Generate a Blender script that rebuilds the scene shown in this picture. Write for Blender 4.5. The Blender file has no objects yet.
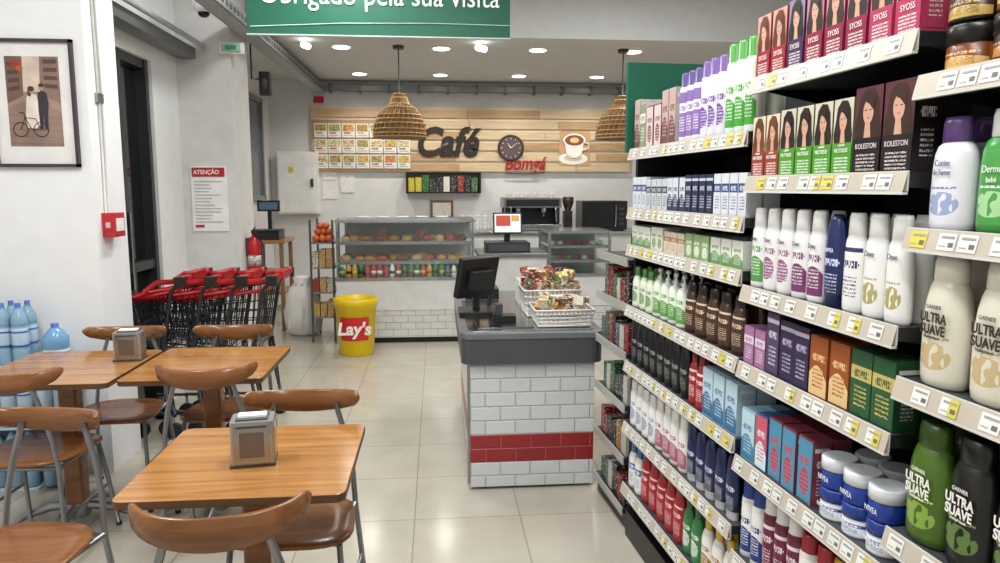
import bpy, math, random
from mathutils import Matrix, Vector
R = random.Random(7)
scene = bpy.context.scene
try:
    scene.view_settings.view_transform = 'Standard'
except Exception:
    pass

# ------------------------------------------------------------------ materials
def lin(h):
    h = h.lstrip('#')
    o = []
    for i in (0, 2, 4):
        c = int(h[i:i+2], 16) / 255.0
        o.append(c/12.92 if c <= 0.04045 else ((c+0.055)/1.055)**2.4)
    return (o[0], o[1], o[2], 1.0)
_mc = {}
def base(name):
    m = bpy.data.materials.new(name); m.use_nodes = True
    nt = m.node_tree
    return m, nt, nt.nodes['Principled BSDF']
def C(h, rough=0.4, metal=0.0, var=0.06):
    k = ('C', h, rough, metal, var)
    if k in _mc: return _mc[k]
    m, nt, b = base('surf_'+h.strip('#')+'_%d' % int(rough*100))
    c = lin(h)
    tc = nt.nodes.new('ShaderNodeTexCoord')
    n = nt.nodes.new('ShaderNodeTexNoise'); n.inputs['Scale'].default_value = 9; n.inputs['Detail'].default_value = 3
    r = nt.nodes.new('ShaderNodeValToRGB')
    r.color_ramp.elements[0].position = .3; r.color_ramp.elements[1].position = .7
    r.color_ramp.elements[0].color = [x*(1-var) for x in c[:3]]+[1]
    r.color_ramp.elements[1].color = [min(1, x*(1+var)) for x in c[:3]]+[1]
    nt.links.new(tc.outputs['Object'], n.inputs['Vector'])
    nt.links.new(n.outputs['Fac'], r.inputs['Fac'])
    nt.links.new(r.outputs['Color'], b.inputs['Base Color'])
    b.inputs['Roughness'].default_value = rough; b.inputs['Metallic'].default_value = metal
    _mc[k] = m; return m
def P(h1, h2, sc=1.0, th=0.54):
    k = ('P', h1, h2, sc, th)
    if k in _mc: return _mc[k]
    m, nt, b = base('print_'+h1.strip('#')+'_'+h2.strip('#'))
    tc = nt.nodes.new('ShaderNodeTexCoord')
    mp = nt.nodes.new('ShaderNodeMapping'); mp.inputs['Scale'].default_value = (70*sc, 70*sc, 130*sc)
    n = nt.nodes.new('ShaderNodeTexNoise'); n.inputs['Scale'].default_value = 1; n.inputs['Detail'].default_value = 1
    r = nt.nodes.new('ShaderNodeValToRGB')
    r.color_ramp.elements[0].position = th; r.color_ramp.elements[1].position = th+.05
    r.color_ramp.elements[0].color = lin(h1); r.color_ramp.elements[1].color = lin(h2)
    nt.links.new(tc.outputs['Object'], mp.inputs['Vector']); nt.links.new(mp.outputs['Vector'], n.inputs['Vector'])
    nt.links.new(n.outputs['Fac'], r.inputs['Fac']); nt.links.new(r.outputs['Color'], b.inputs['Base Color'])
    b.inputs['Roughness'].default_value = .35
    _mc[k] = m; return m
def LB(h1, h2, style=None, rows=16, third=None):
    """printed label on UV: title line, small text lines, coloured emblem. h1 ground, h2 ink, third emblem"""
    if style is None or not isinstance(style, int): style = (int(h1.strip('#'), 16)+int(h2.strip('#'), 16)) % 4
    k = ('L', h1, h2, style, rows, third)
    if k in _mc: return _mc[k]
    m, nt, b = base('label_'+h1.strip('#')+'_'+h2.strip('#'))
    L = nt.links.new
    def V(x, sock):
        if isinstance(x, (int, float)): sock.default_value = x
        else: L(x, sock)
    def M_(op, a, c=0.0):
        n = nt.nodes.new('ShaderNodeMath'); n.operation = op; V(a, n.inputs[0]); V(c, n.inputs[1]); return n.outputs[0]
    def mul(*a):
        o = a[0]
        for q in a[1:]: o = M_('MULTIPLY', o, q)
        return o
    uv = nt.nodes.new('ShaderNodeUVMap'); sp = nt.nodes.new('ShaderNodeSeparateXYZ'); L(uv.outputs[0], sp.inputs[0])
    u, v = sp.outputs['X'], sp.outputs['Y']
    def band(x, lo, hi): return mul(M_('GREATER_THAN', x, lo), M_('LESS_THAN', x, hi))
    def cells(su, sv, th):
        cb = nt.nodes.new('ShaderNodeCombineXYZ'); L(M_('FLOOR', M_('MULTIPLY', u, su)), cb.inputs[0]); L(M_('FLOOR', M_('MULTIPLY', v, sv)), cb.inputs[1])
        n = nt.nodes.new('ShaderNodeTexWhiteNoise'); n.noise_dimensions = '2D'; L(cb.outputs[0], n.inputs['Vector'])
        return M_('GREATER_THAN', n.outputs['Value'], th)
    def letters(su, sv, th):
        cb = nt.nodes.new('ShaderNodeCombineXYZ'); L(M_('MULTIPLY', u, su), cb.inputs[0]); L(M_('MULTIPLY', v, sv), cb.inputs[1])
        n = nt.nodes.new('ShaderNodeTexNoise'); n.inputs['Scale'].default_value = 1; n.inputs['Detail'].default_value = 0
        L(cb.outputs[0], n.inputs['Vector']); return M_('GREATER_THAN', n.outputs['Fac'], th)
    au = M_('ABSOLUTE', M_('SUBTRACT', u, .5))
    # block lettering: strokes with a gap between characters
    gap_ = M_('LESS_THAN', M_('FRACT', M_('MULTIPLY', u, 10)), .80)
    title = mul(band(v, .60, .72), M_('LESS_THAN', au, .36), cells(30, 25, .34), gap_)
    small = mul(band(v, .14, .46), M_('LESS_THAN', au, .30), M_('LESS_THAN', M_('FRACT', M_('MULTIPLY', v, rows)), .5), cells(60, 50, .38))
    txt = M_('MAXIMUM', title, small)
    if style == 0: acc = band(v, .56, .78)
    elif style == 1:
        du = M_('DIVIDE', M_('SUBTRACT', u, .5), .33); dv = M_('DIVIDE', M_('SUBTRACT', v, .32), .22)
        acc = M_('LESS_THAN', M_('ADD', mul(du, du), mul(dv, dv)), 1)
    elif style == 2: acc = M_('LESS_THAN', v, M_('ADD', .36, M_('MULTIPLY', M_('SINE', M_('MULTIPLY', u, 3.6)), .16)))
    elif style == 3: acc = mul(M_('GREATER_THAN', v, .86), M_('LESS_THAN', v, .93))
    elif style == 6:
        acc = M_('MULTIPLY', v, 0.0); txt = mul(band(v, .10, .55), M_('LESS_THAN', au, .36), M_('LESS_THAN', M_('FRACT', M_('MULTIPLY', v, rows)), .5), cells(50, 50, .35))
    elif style == 5:   # quiet label: only flower-like emblem low
        du = M_('DIVIDE', M_('SUBTRACT', u, .5), .30); dv = M_('DIVIDE', M_('SUBTRACT', v, .26), .17)
        acc = mul(M_('LESS_THAN', M_('ADD', mul(du, du), mul(dv, dv)), 1), letters(9, 7, .42)); txt = mul(band(v, .47, .50), M_('LESS_THAN', au, .25), cells(60, 50, .4))
    mx = nt.nodes.new('ShaderNodeMixRGB'); mx.inputs['Color1'].default_value = lin(h1); mx.inputs['Color2'].default_value = lin(third or h2); L(acc, mx.inputs['Fac'])
    mi = nt.nodes.new('ShaderNodeMixRGB'); mi.inputs['Color1'].default_value = lin(h2); mi.inputs['Color2'].default_value = lin(h1); L(acc, mi.inputs['Fac'])
    mo = nt.nodes.new('ShaderNodeMixRGB'); L(txt, mo.inputs['Fac']); L(mx.outputs[0], mo.inputs['Color1']); L(mi.outputs[0], mo.inputs['Color2'])
    L(mo.outputs[0], b.inputs['Base Color']); b.inputs['Roughness'].default_value = .32
    _mc[k] = m; return m
def wood(h1, h2, along='x', rough=.28, name='wood'):
    k = ('W', h1, h2, along, rough)
    if k in _mc: return _mc[k]
    m, nt, b = base(name+'_'+h1.strip('#'))
    tc = nt.nodes.new('ShaderNodeTexCoord')
    mp = nt.nodes.new('ShaderNodeMapping')
    mp.inputs['Scale'].default_value = (1.5, 22, 22) if along == 'x' else (22, 1.5, 22) if along == 'y' else (22, 22, 1.5)
    n = nt.nodes.new('ShaderNodeTexNoise'); n.inputs['Scale'].default_value = 1.6; n.inputs['Detail'].default_value = 6; n.inputs['Distortion'].default_value = .6
    r = nt.nodes.new('ShaderNodeValToRGB')
    r.color_ramp.elements[0].position = .3; r.color_ramp.elements[1].position = .72
    r.color_ramp.elements[0].color = lin(h1); r.color_ramp.elements[1].color = lin(h2)
    nt.links.new(tc.outputs['Object'], mp.inputs['Vector']); nt.links.new(mp.outputs['Vector'], n.inputs['Vector'])
    nt.links.new(n.outputs['Fac'], r.inputs['Fac']); nt.links.new(r.outputs['Color'], b.inputs['Base Color'])
    b.inputs['Roughness'].default_value = rough
    _mc[k] = m; return m
def emis(h, s, name='lamp_glow'):
    k = ('E', h, s)
    if k in _mc: return _mc[k]
    m, nt, b = base(name)
    b.inputs['Base Color'].default_value = lin(h)
    b.inputs['Emission Color'].default_value = lin(h); b.inputs['Emission Strength'].default_value = s
    _mc[k] = m; return m
def glass(name, tint, mixf=.12, rough=.03):
    k = ('G', tint, mixf)
    if k in _mc: return _mc[k]
    m = bpy.data.materials.new(name); m.use_nodes = True
    nt = m.node_tree; nt.nodes.clear()
    o = nt.nodes.new('ShaderNodeOutputMaterial'); mx = nt.nodes.new('ShaderNodeMixShader')
    t = nt.nodes.new('ShaderNodeBsdfTransparent'); g = nt.nodes.new('ShaderNodeBsdfGlossy')
    t.inputs['Color'].default_value = lin(tint); g.inputs['Roughness'].default_value = rough
    mx.inputs['Fac'].default_value = mixf
    nt.links.new(t.outputs[0], mx.inputs[1]); nt.links.new(g.outputs[0], mx.inputs[2]); nt.links.new(mx.outputs[0], o.inputs['Surface'])
    _mc[k] = m; return m
def brick(name, bw, bh, white, mortar, red=None):
    m, nt, b = base(name)
    tc = nt.nodes.new('ShaderNodeTexCoord'); sp = nt.nodes.new('ShaderNodeSeparateXYZ')
    ad = nt.nodes.new('ShaderNodeMath'); ad.operation = 'ADD'
    cb = nt.nodes.new('ShaderNodeCombineXYZ'); br = nt.nodes.new('ShaderNodeTexBrick')
    L = nt.links.new
    L(tc.outputs['Object'], sp.inputs[0]); L(sp.outputs['X'], ad.inputs[0]); L(sp.outputs['Y'], ad.inputs[1])
    L(ad.outputs[0], cb.inputs['X']); L(sp.outputs['Z'], cb.inputs['Y']); L(cb.outputs[0], br.inputs['Vector'])
    br.inputs['Scale'].default_value = 1; br.inputs['Brick Width'].default_value = bw; br.inputs['Row Height'].default_value = bh
    br.inputs['Mortar Size'].default_value = .006; br.inputs['Mortar Smooth'].default_value = .7
    c1 = lin(white); br.inputs['Color1'].default_value = c1
    br.inputs['Color2'].default_value = [x*.93 for x in c1[:3]]+[1]; br.inputs['Mortar'].default_value = lin(mortar)
    col = br.outputs['Color']
    if red:
        z0, z1, hr = red
        br2 = nt.nodes.new('ShaderNodeTexBrick')
        L(cb.outputs[0], br2.inputs['Vector'])
        for q, v in (('Scale', 1), ('Brick Width', bw), ('Row Height', bh), ('Mortar Size', .003)): br2.inputs[q].default_value = v
        cr = lin(hr); br2.inputs['Color1'].default_value = cr; br2.inputs['Color2'].default_value = [x*.85 for x in cr[:3]]+[1]; br2.inputs['Mortar'].default_value = lin('#a8504c')
        g = nt.nodes.new('ShaderNodeMath'); g.operation = 'GREATER_THAN'; g.inputs[1].default_value = z0
        l = nt.nodes.new('ShaderNodeMath'); l.operation = 'LESS_THAN'; l.inputs[1].default_value = z1
        mu = nt.nodes.new('ShaderNodeMath'); mu.operation = 'MULTIPLY'
        L(sp.outputs['Z'], g.inputs[0]); L(sp.outputs['Z'], l.inputs[0]); L(g.outputs[0], mu.inputs[0]); L(l.outputs[0], mu.inputs[1])
        mx = nt.nodes.new('ShaderNodeMixRGB'); L(mu.outputs[0], mx.inputs['Fac']); L(col, mx.inputs['Color1']); L(br2.outputs['Color'], mx.inputs['Color2'])
        col = mx.outputs['Color']
    L(col, b.inputs['Base Color'])
    bp = nt.nodes.new('ShaderNodeBump'); bp.inputs['Strength'].default_value = .6; bp.inputs['Distance'].default_value = .006; bp.invert = True
    L(br.outputs['Fac'], bp.inputs['Height']); L(bp.outputs[0], b.inputs['Normal'])
    b.inputs['Roughness'].default_value = .25
    return m
def floor_mat():
    m, nt, b = base('floor_tiles')
    L = nt.links.new
    tc = nt.nodes.new('ShaderNodeTexCoord'); mp = nt.nodes.new('ShaderNodeMapping'); mp.inputs['Location'].default_value = (.12, .25, 0)
    br = nt.nodes.new('ShaderNodeTexBrick'); br.offset = 0
    for q, v in (('Scale', 1), ('Brick Width', .5), ('Row Height', .5), ('Mortar Size', .003), ('Mortar Smooth', .2)): br.inputs[q].default_value = v
    br.inputs['Color1'].default_value = lin('#c4bdae'); br.inputs['Color2'].default_value = lin('#beb6a6'); br.inputs['Mortar'].default_value = lin('#9a9182')
    n = nt.nodes.new('ShaderNodeTexNoise'); n.inputs['Scale'].default_value = 5; n.inputs['Detail'].default_value = 5
    mx = nt.nodes.new('ShaderNodeMixRGB'); mx.blend_type = 'MULTIPLY'; mx.inputs['Fac'].default_value = .25
    L(tc.outputs['Object'], mp.inputs['Vector']); L(mp.outputs[0], br.inputs['Vector']); L(tc.outputs['Object'], n.inputs['Vector'])
    L(br.outputs['Color'], mx.inputs['Color1']); L(n.outputs['Fac'], mx.inputs['Color2']); L(mx.outputs[0], b.inputs['Base Color'])
    b.inputs['Roughness'].default_value = .16
    return m

# ------------------------------------------------------------------ mesh builder
class MB:
    def __init__(s): s.v = []; s.f = []; s.mi = []; s.sm = []; s.mats = []; s.uv = []; s.T = Matrix.Identity(4)
    def m(s, mat):
        if mat not in s.mats: s.mats.append(mat)
        return s.mats.index(mat)
    def av(s, pts):
        b = len(s.v)
        for p in pts: s.v.append(tuple(s.T @ Vector(p)))
        return b
    def face(s, idx, mat, smooth=False, uv=None):
        s.f.append(tuple(idx)); s.mi.append(s.m(mat)); s.sm.append(smooth); s.uv.append(uv)
    def poly(s, pts, mat, uv=None):
        b = s.av(pts); s.face(range(b, b+len(pts)), mat, False, uv)
    def box(s, x0, x1, y0, y1, z0, z1, mat):
        b = s.av([(x0,y0,z0),(x1,y0,z0),(x1,y1,z0),(x0,y1,z0),(x0,y0,z1),(x1,y0,z1),(x1,y1,z1),(x0,y1,z1)])
        for q in ((0,3,2,1),(4,5,6,7),(0,1,5,4),(1,2,6,5),(2,3,7,6),(3,0,4,7)): s.face([b+i for i in q], mat)
    def cb(s, cx, cy, cz, sx, sy, sz, mat): s.box(cx-sx/2, cx+sx/2, cy-sy/2, cy+sy/2, cz-sz/2, cz+sz/2, mat)
    def lathe(s, cx, cy, z0, prof, mat, seg=16, sx=1, sy=1, matf=None, smooth=True, uvf=None):
        rings = []
        for r, z in prof:
            pts = []
            for j in range(seg):
                a = 2*math.pi*j/seg
                pts.append((cx+r*sx*math.cos(a), cy+r*sy*math.sin(a), z0+z))
            rings.append(s.av(pts))
        for i in range(len(rings)-1):
            for j in range(seg):
                k = (j+1) % seg
                mt = matf(i, 2*math.pi*(j+.5)/seg) if matf else mat
                uv = None
                if uvf: 
                    a0, a1 = 2*math.pi*j/seg, 2*math.pi*(j+1)/seg; z_0, z_1 = prof[i][1], prof[i+1][1]
                    uv = [uvf(a0, z_0), uvf(a1, z_0), uvf(a1, z_1), uvf(a0, z_1)]
                s.face((rings[i]+j, rings[i]+k, rings[i+1]+k, rings[i+1]+j), mt, smooth, uv)
        mt0 = matf(0, 0) if matf else mat; mt1 = matf(len(rings)-2, 0) if matf else mat
        s.face([rings[0]+j for j in reversed(range(seg))], mt0)
        s.face([rings[-1]+j for j in range(seg)], mt1)
    def tube(s, pts, r, mat, seg=6, closed=False):
        pts = [Vector(p) for p in pts]; n = len(pts); rings = []
        up = None
        for i, p in enumerate(pts):
            if closed: t = pts[(i+1) % n]-pts[i-1]
            else: t = pts[min(i+1, n-1)]-pts[max(i-1, 0)]
            t.normalize()
            if up is None:
                up = Vector((0,0,1)) if abs(t.z) < .9 else Vector((1,0,0))
            a = t.cross(up)
            if a.length < 1e-4: a = t.orthogonal()
            a.normalize(); bvec = a.cross(t); up = bvec
            rr = r[i] if isinstance(r, (list, tuple)) else r
            rings.append(s.av([p+a*rr*math.cos(2*math.pi*j/seg)+bvec*rr*math.sin(2*math.pi*j/seg) for j in range(seg)]))
        m = n if closed else n-1
        for i in range(m):
            A, B = rings[i], rings[(i+1) % n]
            for j in range(seg):
                k = (j+1) % seg
                s.face((A+j, A+k, B+k, B+j), mat, True)
        if not closed:
            s.face([rings[0]+j for j in range(seg)], mat); s.face([rings[-1]+j for j in reversed(range(seg))], mat)
    def ell(s, cx, cy, cz, rx, ry, rz, mat, seg=12, rings=7):
        prof = []
        for i in range(rings+1):
            a = -math.pi/2+math.pi*i/rings
            prof.append((max(math.cos(a), .01), math.sin(a)*rz))
        s.lathe(cx, cy, cz, prof, mat, seg, rx, ry)
    def prism(s, pts, z0, z1, mat, side=None):
        n = len(pts); a = s.av([(p[0], p[1], z0) for p in pts]); b = s.av([(p[0], p[1], z1) for p in pts])
        s.face([a+i for i in reversed(range(n))], mat); s.face([b+i for i in range(n)], mat)
        for i in range(n):
            k = (i+1) % n; s.face((a+i, a+k, b+k, b+i), side or mat)
    def disc(s, cx, cy, z, rx, ry, mat, seg=20):
        s.poly([(cx+rx*math.cos(2*math.pi*i/seg), cy+ry*math.sin(2*math.pi*i/seg), z) for i in range(seg)], mat)
    def done(s, name, bevel=0, parent=None, seg=2):
        me = bpy.data.meshes.new(name); me.from_pydata(s.v, [], s.f)
        for m in s.mats: me.materials.append(m)
        me.polygons.foreach_set('material_index', s.mi); me.polygons.foreach_set('use_smooth', s.sm)
        if any(u is not None for u in s.uv):
            lay = me.uv_layers.new(name='UVMap'); flat = []
            for f, u in zip(s.f, s.uv):
                if u is None: flat += [0.0, 0.0]*len(f)
                else:
                    for q in u: flat += [q[0], q[1]]
            lay.data.foreach_set('uv', flat)
        me.update()
        o = bpy.data.objects.new(name, me); scene.collection.objects.link(o)
        if bevel:
            md = o.modifiers.new('bevel', 'BEVEL'); md.width = bevel; md.segments = seg; md.limit_method = 'ANGLE'; md.angle_limit = math.radians(50)
        if parent: o.parent = parent
        return o
def rrect(x0, x1, y0, y1, r, n=5):
    pts = []
    for cx, cy, a0 in ((x1-r, y0+r, -90), (x1-r, y1-r, 0), (x0+r, y1-r, 90), (x0+r, y0+r, 180)):
        for i in range(n+1):
            a = math.radians(a0+90*i/n); pts.append((cx+r*math.cos(a), cy+r*math.sin(a)))
    return pts
def frameS(X, Y, Z):
    return Matrix(((1,0,0,X),(0,0,-1,Y),(0,1,0,Z),(0,0,0,1)))
def text(name, body, mat, size, M, parent, ext=.003, shear=0, off=0, align='LEFT', sx=1, spacing=1):
    c = bpy.data.curves.new(name, 'FONT'); c.body = body; c.size = size; c.extrude = ext; c.shear = shear; c.offset = off
    c.align_x = align; c.space_character = spacing; c.materials.append(mat); c.resolution_u = 4
    o = bpy.data.objects.new(name, c); scene.collection.objects.link(o)
    if parent: o.parent = parent
    o.matrix_world = M @ Matrix.Diagonal((sx, 1, 1, 1))
    return o

# ------------------------------------------------------------------ common mats
WHITE = C('#e9e7e2', .6, 0, .02); WALL = C('#dbdad8', .7, 0, .03); CEIL = C('#cbcac7', .8, 0, .02)
BLK = C('#141414', .4); BLKM = C('#1b1b1c', .55); STEEL = C('#b9bbbd', .25, 1.0); ALU = C('#9a9c9f', .35, .9)
DKGREY = C('#3b3d40', .5); RED = C('#c41d22', .35); CREAM = C('#efe9d8', .4)
GLASS = glass('clear_glass', '#eef6f4', .10)

# ------------------------------------------------------------------ room shell
def slab(name, x0, x1, y0, y1, z0, z1, mat, bevel=0):
    b = MB(); b.box(x0, x1, y0, y1, z0, z1, mat); return b.done(name, bevel)
slab('floor', -2.7, 3.7, -1.6, 9.4, -.1, 0, floor_mat())
slab('wall_back', -2.7, 3.7, 9.3, 9.42, 0, 3.5, WALL)
slab('wall_right', 3.6, 3.7, -1.6, 9.3, 0, 3.5, WALL)
slab('wall_front', -2.7, 3.7, -1.7, -1.6, 0, 3.5, WALL)
slab('wall_left', -2.7, -2.6, -1.6, 4.1, 0, 3.5, WALL)
slab('ceiling', -2.7, 3.7, -1.6, 6.55, 3.4, 3.5, CEIL)
slab('ceiling_cafe', -2.7, 3.7, 6.7, 9.3, 2.87, 2.97, CEIL)
slab('wall_bulkhead', -2.7, 3.7, 6.55, 6.7, 2.87, 3.5, C('#cfcecc', .7, 0, .03))
slab('wall_pillar_near', -2.6, -1.785, 3.97, 4.34, 0, 3.4, C('#eaeaea', .7, 0, .02))
b = MB()
b.box(-2.1, -1.95, 4.34, 5.8, 2.42, 3.4, WALL); b.box(-2.1, -1.95, 5.3, 5.8, 0, 2.42, WALL)
b.done('wall_left_storefront')
b = MB()
b.box(-2.06, -2.04, 4.36, 5.28, .05, 2.40, C('#16191b', .08))
for y in (4.36, 4.80, 5.24): b.box(-2.09, -1.97, y, y+.05, 0, 2.42, C('#2a2b2d', .4))
for z in (0, 1.0, 2.36): b.box(-2.09, -1.98, 4.36, 5.29, z, z+.06, C('#2a2b2d', .4))
b.box(-1.97, -1.94, 4.77, 4.79, .9, 1.4, STEEL)
b.done('window_1')
slab('wall_pillar_far', -2.1, -1.55, 5.8, 6.3, 0, 3.4, C('#d2d0cc', .75, 0, .05))
slab('wall_left_cafe', -2.2, -2.05, 6.3, 9.3, 0, 3.4, WALL)
b = MB()
b.box(-2.05, -2.03, 7.4, 8.75, 1.45, 2.55, C('#565b60', .15)); 
for y in (7.4, 8.05, 8.7): b.box(-2.05, -2.0, y, y+.06, 1.42, 2.58, ALU)
for z in (1.42, 2.53): b.box(-2.05, -2.0, 7.4, 8.76, z, z+.05, ALU)
b.done('window_2')
b = MB(); b.box(-2.05, -2.035, 6.3, 9.3, 0, .08, C('#a9a39a')); b.done('baseboard_left')
b = MB(); b.box(-2.04, 3.6, 9.285, 9.3, 0, .08, C('#a9a39a')); b.done('baseboard_back')

b = MB(); b.box(-1.93, -1.80, 4.345, 5.79, 2.52, 2.60, C('#77797b', .4, .6)); b.tube([(-1.75,4.345,2.62),(-1.75,5.79,2.62)], .02, C('#a8aaac')); b.done('cable_duct', .004)
b = MB()
TR = C('#8f9193', .5, .3)
b.box(-1.50, -1.485, 4.8, 9.25, 2.72, 2.80, TR); b.box(-1.375, -1.36, 4.8, 9.25, 2.72, 2.80, TR)
b.box(-1.485, -1.375, 4.8, 9.25, 2.715, 2.725, C('#a2a4a5', .5, .2))
for i in range(46): b.box(-1.37, -1.355, 4.85+i*.095, 4.89+i*.095, 2.745, 2.775, C('#5d6062', .5, .3))
for y in (5.2, 6.2): b.tube([(-1.43,y,2.72),(-1.43,y,3.4)], .008, ALU)
for y in (7.3, 8.6): b.tube([(-1.43,y,2.72),(-1.43,y,2.87)], .008, ALU)
b.done('cable_tray')
b = MB()
b.box(-1.45, 2.9, 9.16, 9.28, 2.74, 2.80, C('#8f9294', .4, .5))
for i in range(12): b.box(-1.3+i*.36, -1.27+i*.36, 9.14, 9.29, 2.72, 2.82, C('#6f7274', .4, .5))
b.done('cable_tray')

for y in (7.05, 8.65):
    for x in (-.87, .06, .98, 1.91):
        b = MB(); b.lathe(x, y, 2.858, [(.095, 0), (.1, .003), (.1, .012)], C('#f2f2f0', .3), 24)
        b.lathe(x, y, 2.854, [(.075, 0), (.078, .004)], emis('#fff8ec', 9), 24)
        o = b.done('ceiling_downlight')
        l = bpy.data.lights.new('downlight', 'SPOT'); l.energy = 52; l.spot_size = math.radians(150); l.spot_blend = .8; l.shadow_soft_size = .07; l.color = (1, .955, .88)
        lo = bpy.data.objects.new('downlight_lamp', l); scene.collection.objects.link(lo); lo.location = (x, y, 2.84); lo.parent = o
for (x, y, L_, en) in ((.1, .2, 1.5, 42), (.1, 2.4, 1.5, 44), (-.6, 4.6, 1.2, 46), (2.3, 1.5, 1.5, 22), (1.6, 4.9, 1.2, 34), (-1.7, 1.9, 1.5, 46)):  # unseen fill lights added to brighten the front area, built as ceiling fixtures
    b = MB(); b.box(x-.15, x+.15, y-L_/2, y+L_/2, 3.34, 3.4, C('#eeeeec', .4))
    for dx in (-.07, .07): b.tube([(x+dx, y-L_/2+.04, 3.325), (x+dx, y+L_/2-.04, 3.325)], .013, emis('#fbfdff', 4), 8)
    o = b.done('unseen_ceiling_fill')
    l = bpy.data.lights.new('unseen_fill', 'AREA'); l.shape = 'RECTANGLE'; l.size = .3; l.size_y = L_; l.energy = en; l.color = (.97, .995, 1)
    lo = bpy.data.objects.new('unseen_fill_lamp', l); scene.collection.objects.link(lo); lo.location = (x, y, 3.30); lo.parent = o
w = bpy.data.worlds.new('world'); scene.world = w; w.use_nodes = True
w.node_tree.nodes['Background'].inputs[0].default_value = (.8, .85, .9, 1); w.node_tree.nodes['Background'].inputs[1].default_value = .3
for x in (-1.15, .42):
    b = MB(); b.tube([(x, 6.8, 2.87), (x, 6.8, 2.83)], .008, ALU); b.tube([(x-.03, 6.83, 2.835), (x+.03, 6.72, 2.80)], .028, emis('#ffffff', 6), 10)
    b.done('ceiling_spotlight')
b = MB(); b.box(-1.60, -1.46, 5.745, 5.76, 2.575, 2.625, C('#8fbfa6', .4)); b.box(-1.57, -1.49, 5.742, 5.745, 2.585, 2.615, C('#2f8f63', .4)); b.box(-1.62, -1.44, 5.76, 5.8, 2.56, 2.64, WHITE); b.done('emergency_exit_light', .003)
b = MB(); b.box(-1.53, -1.44, 6.6, 6.68, 2.36, 2.56, BLK); b.tube([(-1.54, 6.64, 2.5), (-1.6, 6.64, 2.5), (-1.6, 6.64, 2.87)], .008, BLK); b.ell(-1.485, 6.6, 2.46, .03, .012, .05, DKGREY); b.done('speaker', .006)
b = MB(); b.lathe(-1.58, 5.3, 2.74, [(.02, 0), (.06, .02), (.075, .06), (.075, .11)], C('#f3f3f3', .3), 20); b.ell(-1.58, 5.3, 2.745, .04, .04, .03, BLK); b.tube([(-1.58, 5.3, 2.84), (-1.58, 5.3, 3.4)], .012, WHITE); b.done('security_camera')

# ------------------------------------------------------------------ green hanging sign
b = MB()
b.box(-1.22, .505, 5.0, 5.03, 2.555, 3.02, C('#04583f', .45)); 
b.box(-1.225, .51, 4.997, 5.033, 2.548, 2.556, C('#b9c6c0', .4))
b.tube([(-1.2, 4.996, 2.60), (-.6, 4.996, 2.63), (0, 4.996, 2.64), (.5, 4.996, 2.635)], .003, C('#9fc4b4', .4), 4)
for x in (-1.0, .3): b.tube([(x, 5.015, 3.02), (x, 5.015, 3.4)], .005, STEEL)
sg = b.done('hanging_sign')
text('sign_text', 'Obrigado pela sua visita', C('#f5f7f4', .4), .19, frameS(-1.14, 4.996, 2.75), sg, .002, 0, 0, sx=.86)

# ------------------------------------------------------------------ wood feature panel and wall decor
b = MB()
b.box(-1.54, 2.5, 9.27, 9.299, 1.76, 2.56, C('#ded2bb', .6))
cols = [('#a98560', '#c7a67c'), ('#b8966c', '#d3b58e'), ('#c9b08a', '#dcc8a6')]
for i in range(6):
    z0 = 1.765+i*.133; x = -1.54
    while x < 2.5:
        L_ = R.uniform(.7, 1.3); x1 = min(2.5, x+L_); c = R.choice(cols)
        b.box(x+.003, x1-.003, 9.25, 9.28, z0, z0+.098, wood(c[0], c[1], 'x', .5, 'plank')); x = x1
b.done('wood_slat_panel')
b = MB()
for r_ in range(3):
    for c_ in range(7):
        x0 = -1.5+c_*.17; z0 = 1.80+r_*.19
        if c_ == 6 and r_ == 2: continue
        b.box(x0, x0+.155, 9.235, 9.248, z0, z0+.17, C('#ece9e2', .4))
        b.box(x0+.012, x0+.143, 9.232, 9.236, z0+.075, z0+.158, P(R.choice(['#d9b46a', '#c8934f', '#e0d0a6', '#a7ad6a', '#d9c79a']), R.choice(['#94522a', '#a8482f', '#6f7c3c']), .6, .54))
        b.box(x0+.02, x0+.10, 9.232, 9.236, z0+.045, z0+.062, C(R.choice(['#b9ae9a', '#c94a3a', '#7a8a5a'])))
        b.box(x0+.02, x0+.13, 9.232, 9.236, z0+.02, z0+.03, C('#b9b3a6'))
b.done('menu_cards')
b = MB(); dk = C('#2a211c', .5)
b.T = frameS(0, 9.245, 0)
b.tube([(-.235, 2.30, .004), (-.20, 2.33, .004), (-.12, 2.345, .004)], [.004, .012, .006], dk)
co = b.done('cafe_lettering')
text('cafe_text', 'Café', dk, .50, frameS(-.27, 9.245, 1.96), co, .01, .30, .016, sx=.84)
b = MB(); b.T = frameS(.945, 9.245, 2.06) @ Matrix.Scale(.88, 4)
b.lathe(0, 0, 0, [(.185, 0), (.19, .02), (.175, .03), (.16, .022)], C('#33262a', .4), 32)
b.disc(0, 0, .024, .158, .158, C('#5d4c4d', .5), 32)
for i in range(12):
    a = i*math.pi/6; c_, s_ = math.cos(a), math.sin(a)
    b.tube([(c_*.12, s_*.12, .027), (c_*.145, s_*.145, .027)], .005, CREAM, 4)
b.tube([(0, 0, .03), (-.05, .07, .03)], .006, CREAM, 4); b.tube([(0, 0, .03), (.09, .07, .03)], .004, CREAM, 4)
b.done('clock')
b = MB(); b.T = frameS(1.77, 9.246, 2.06)
b.poly([(p[0], p[1], .002) for p in rrect(-.2, .2, -.22, .22, .03)], C('#c9a176', .5))
b.disc(-.02, -.13, .006, .19, .075, C('#f4efe6', .4)); b.disc(-.02, -.12, .008, .12, .04, C('#cfc4b2', .4))
b.prism([(-.14, .1), (-.11, -.06), (-.06, -.12), (.03, -.12), (.09, -.06), (.12, .1)], .01, .016, C('#f6f2ea', .3))
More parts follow.
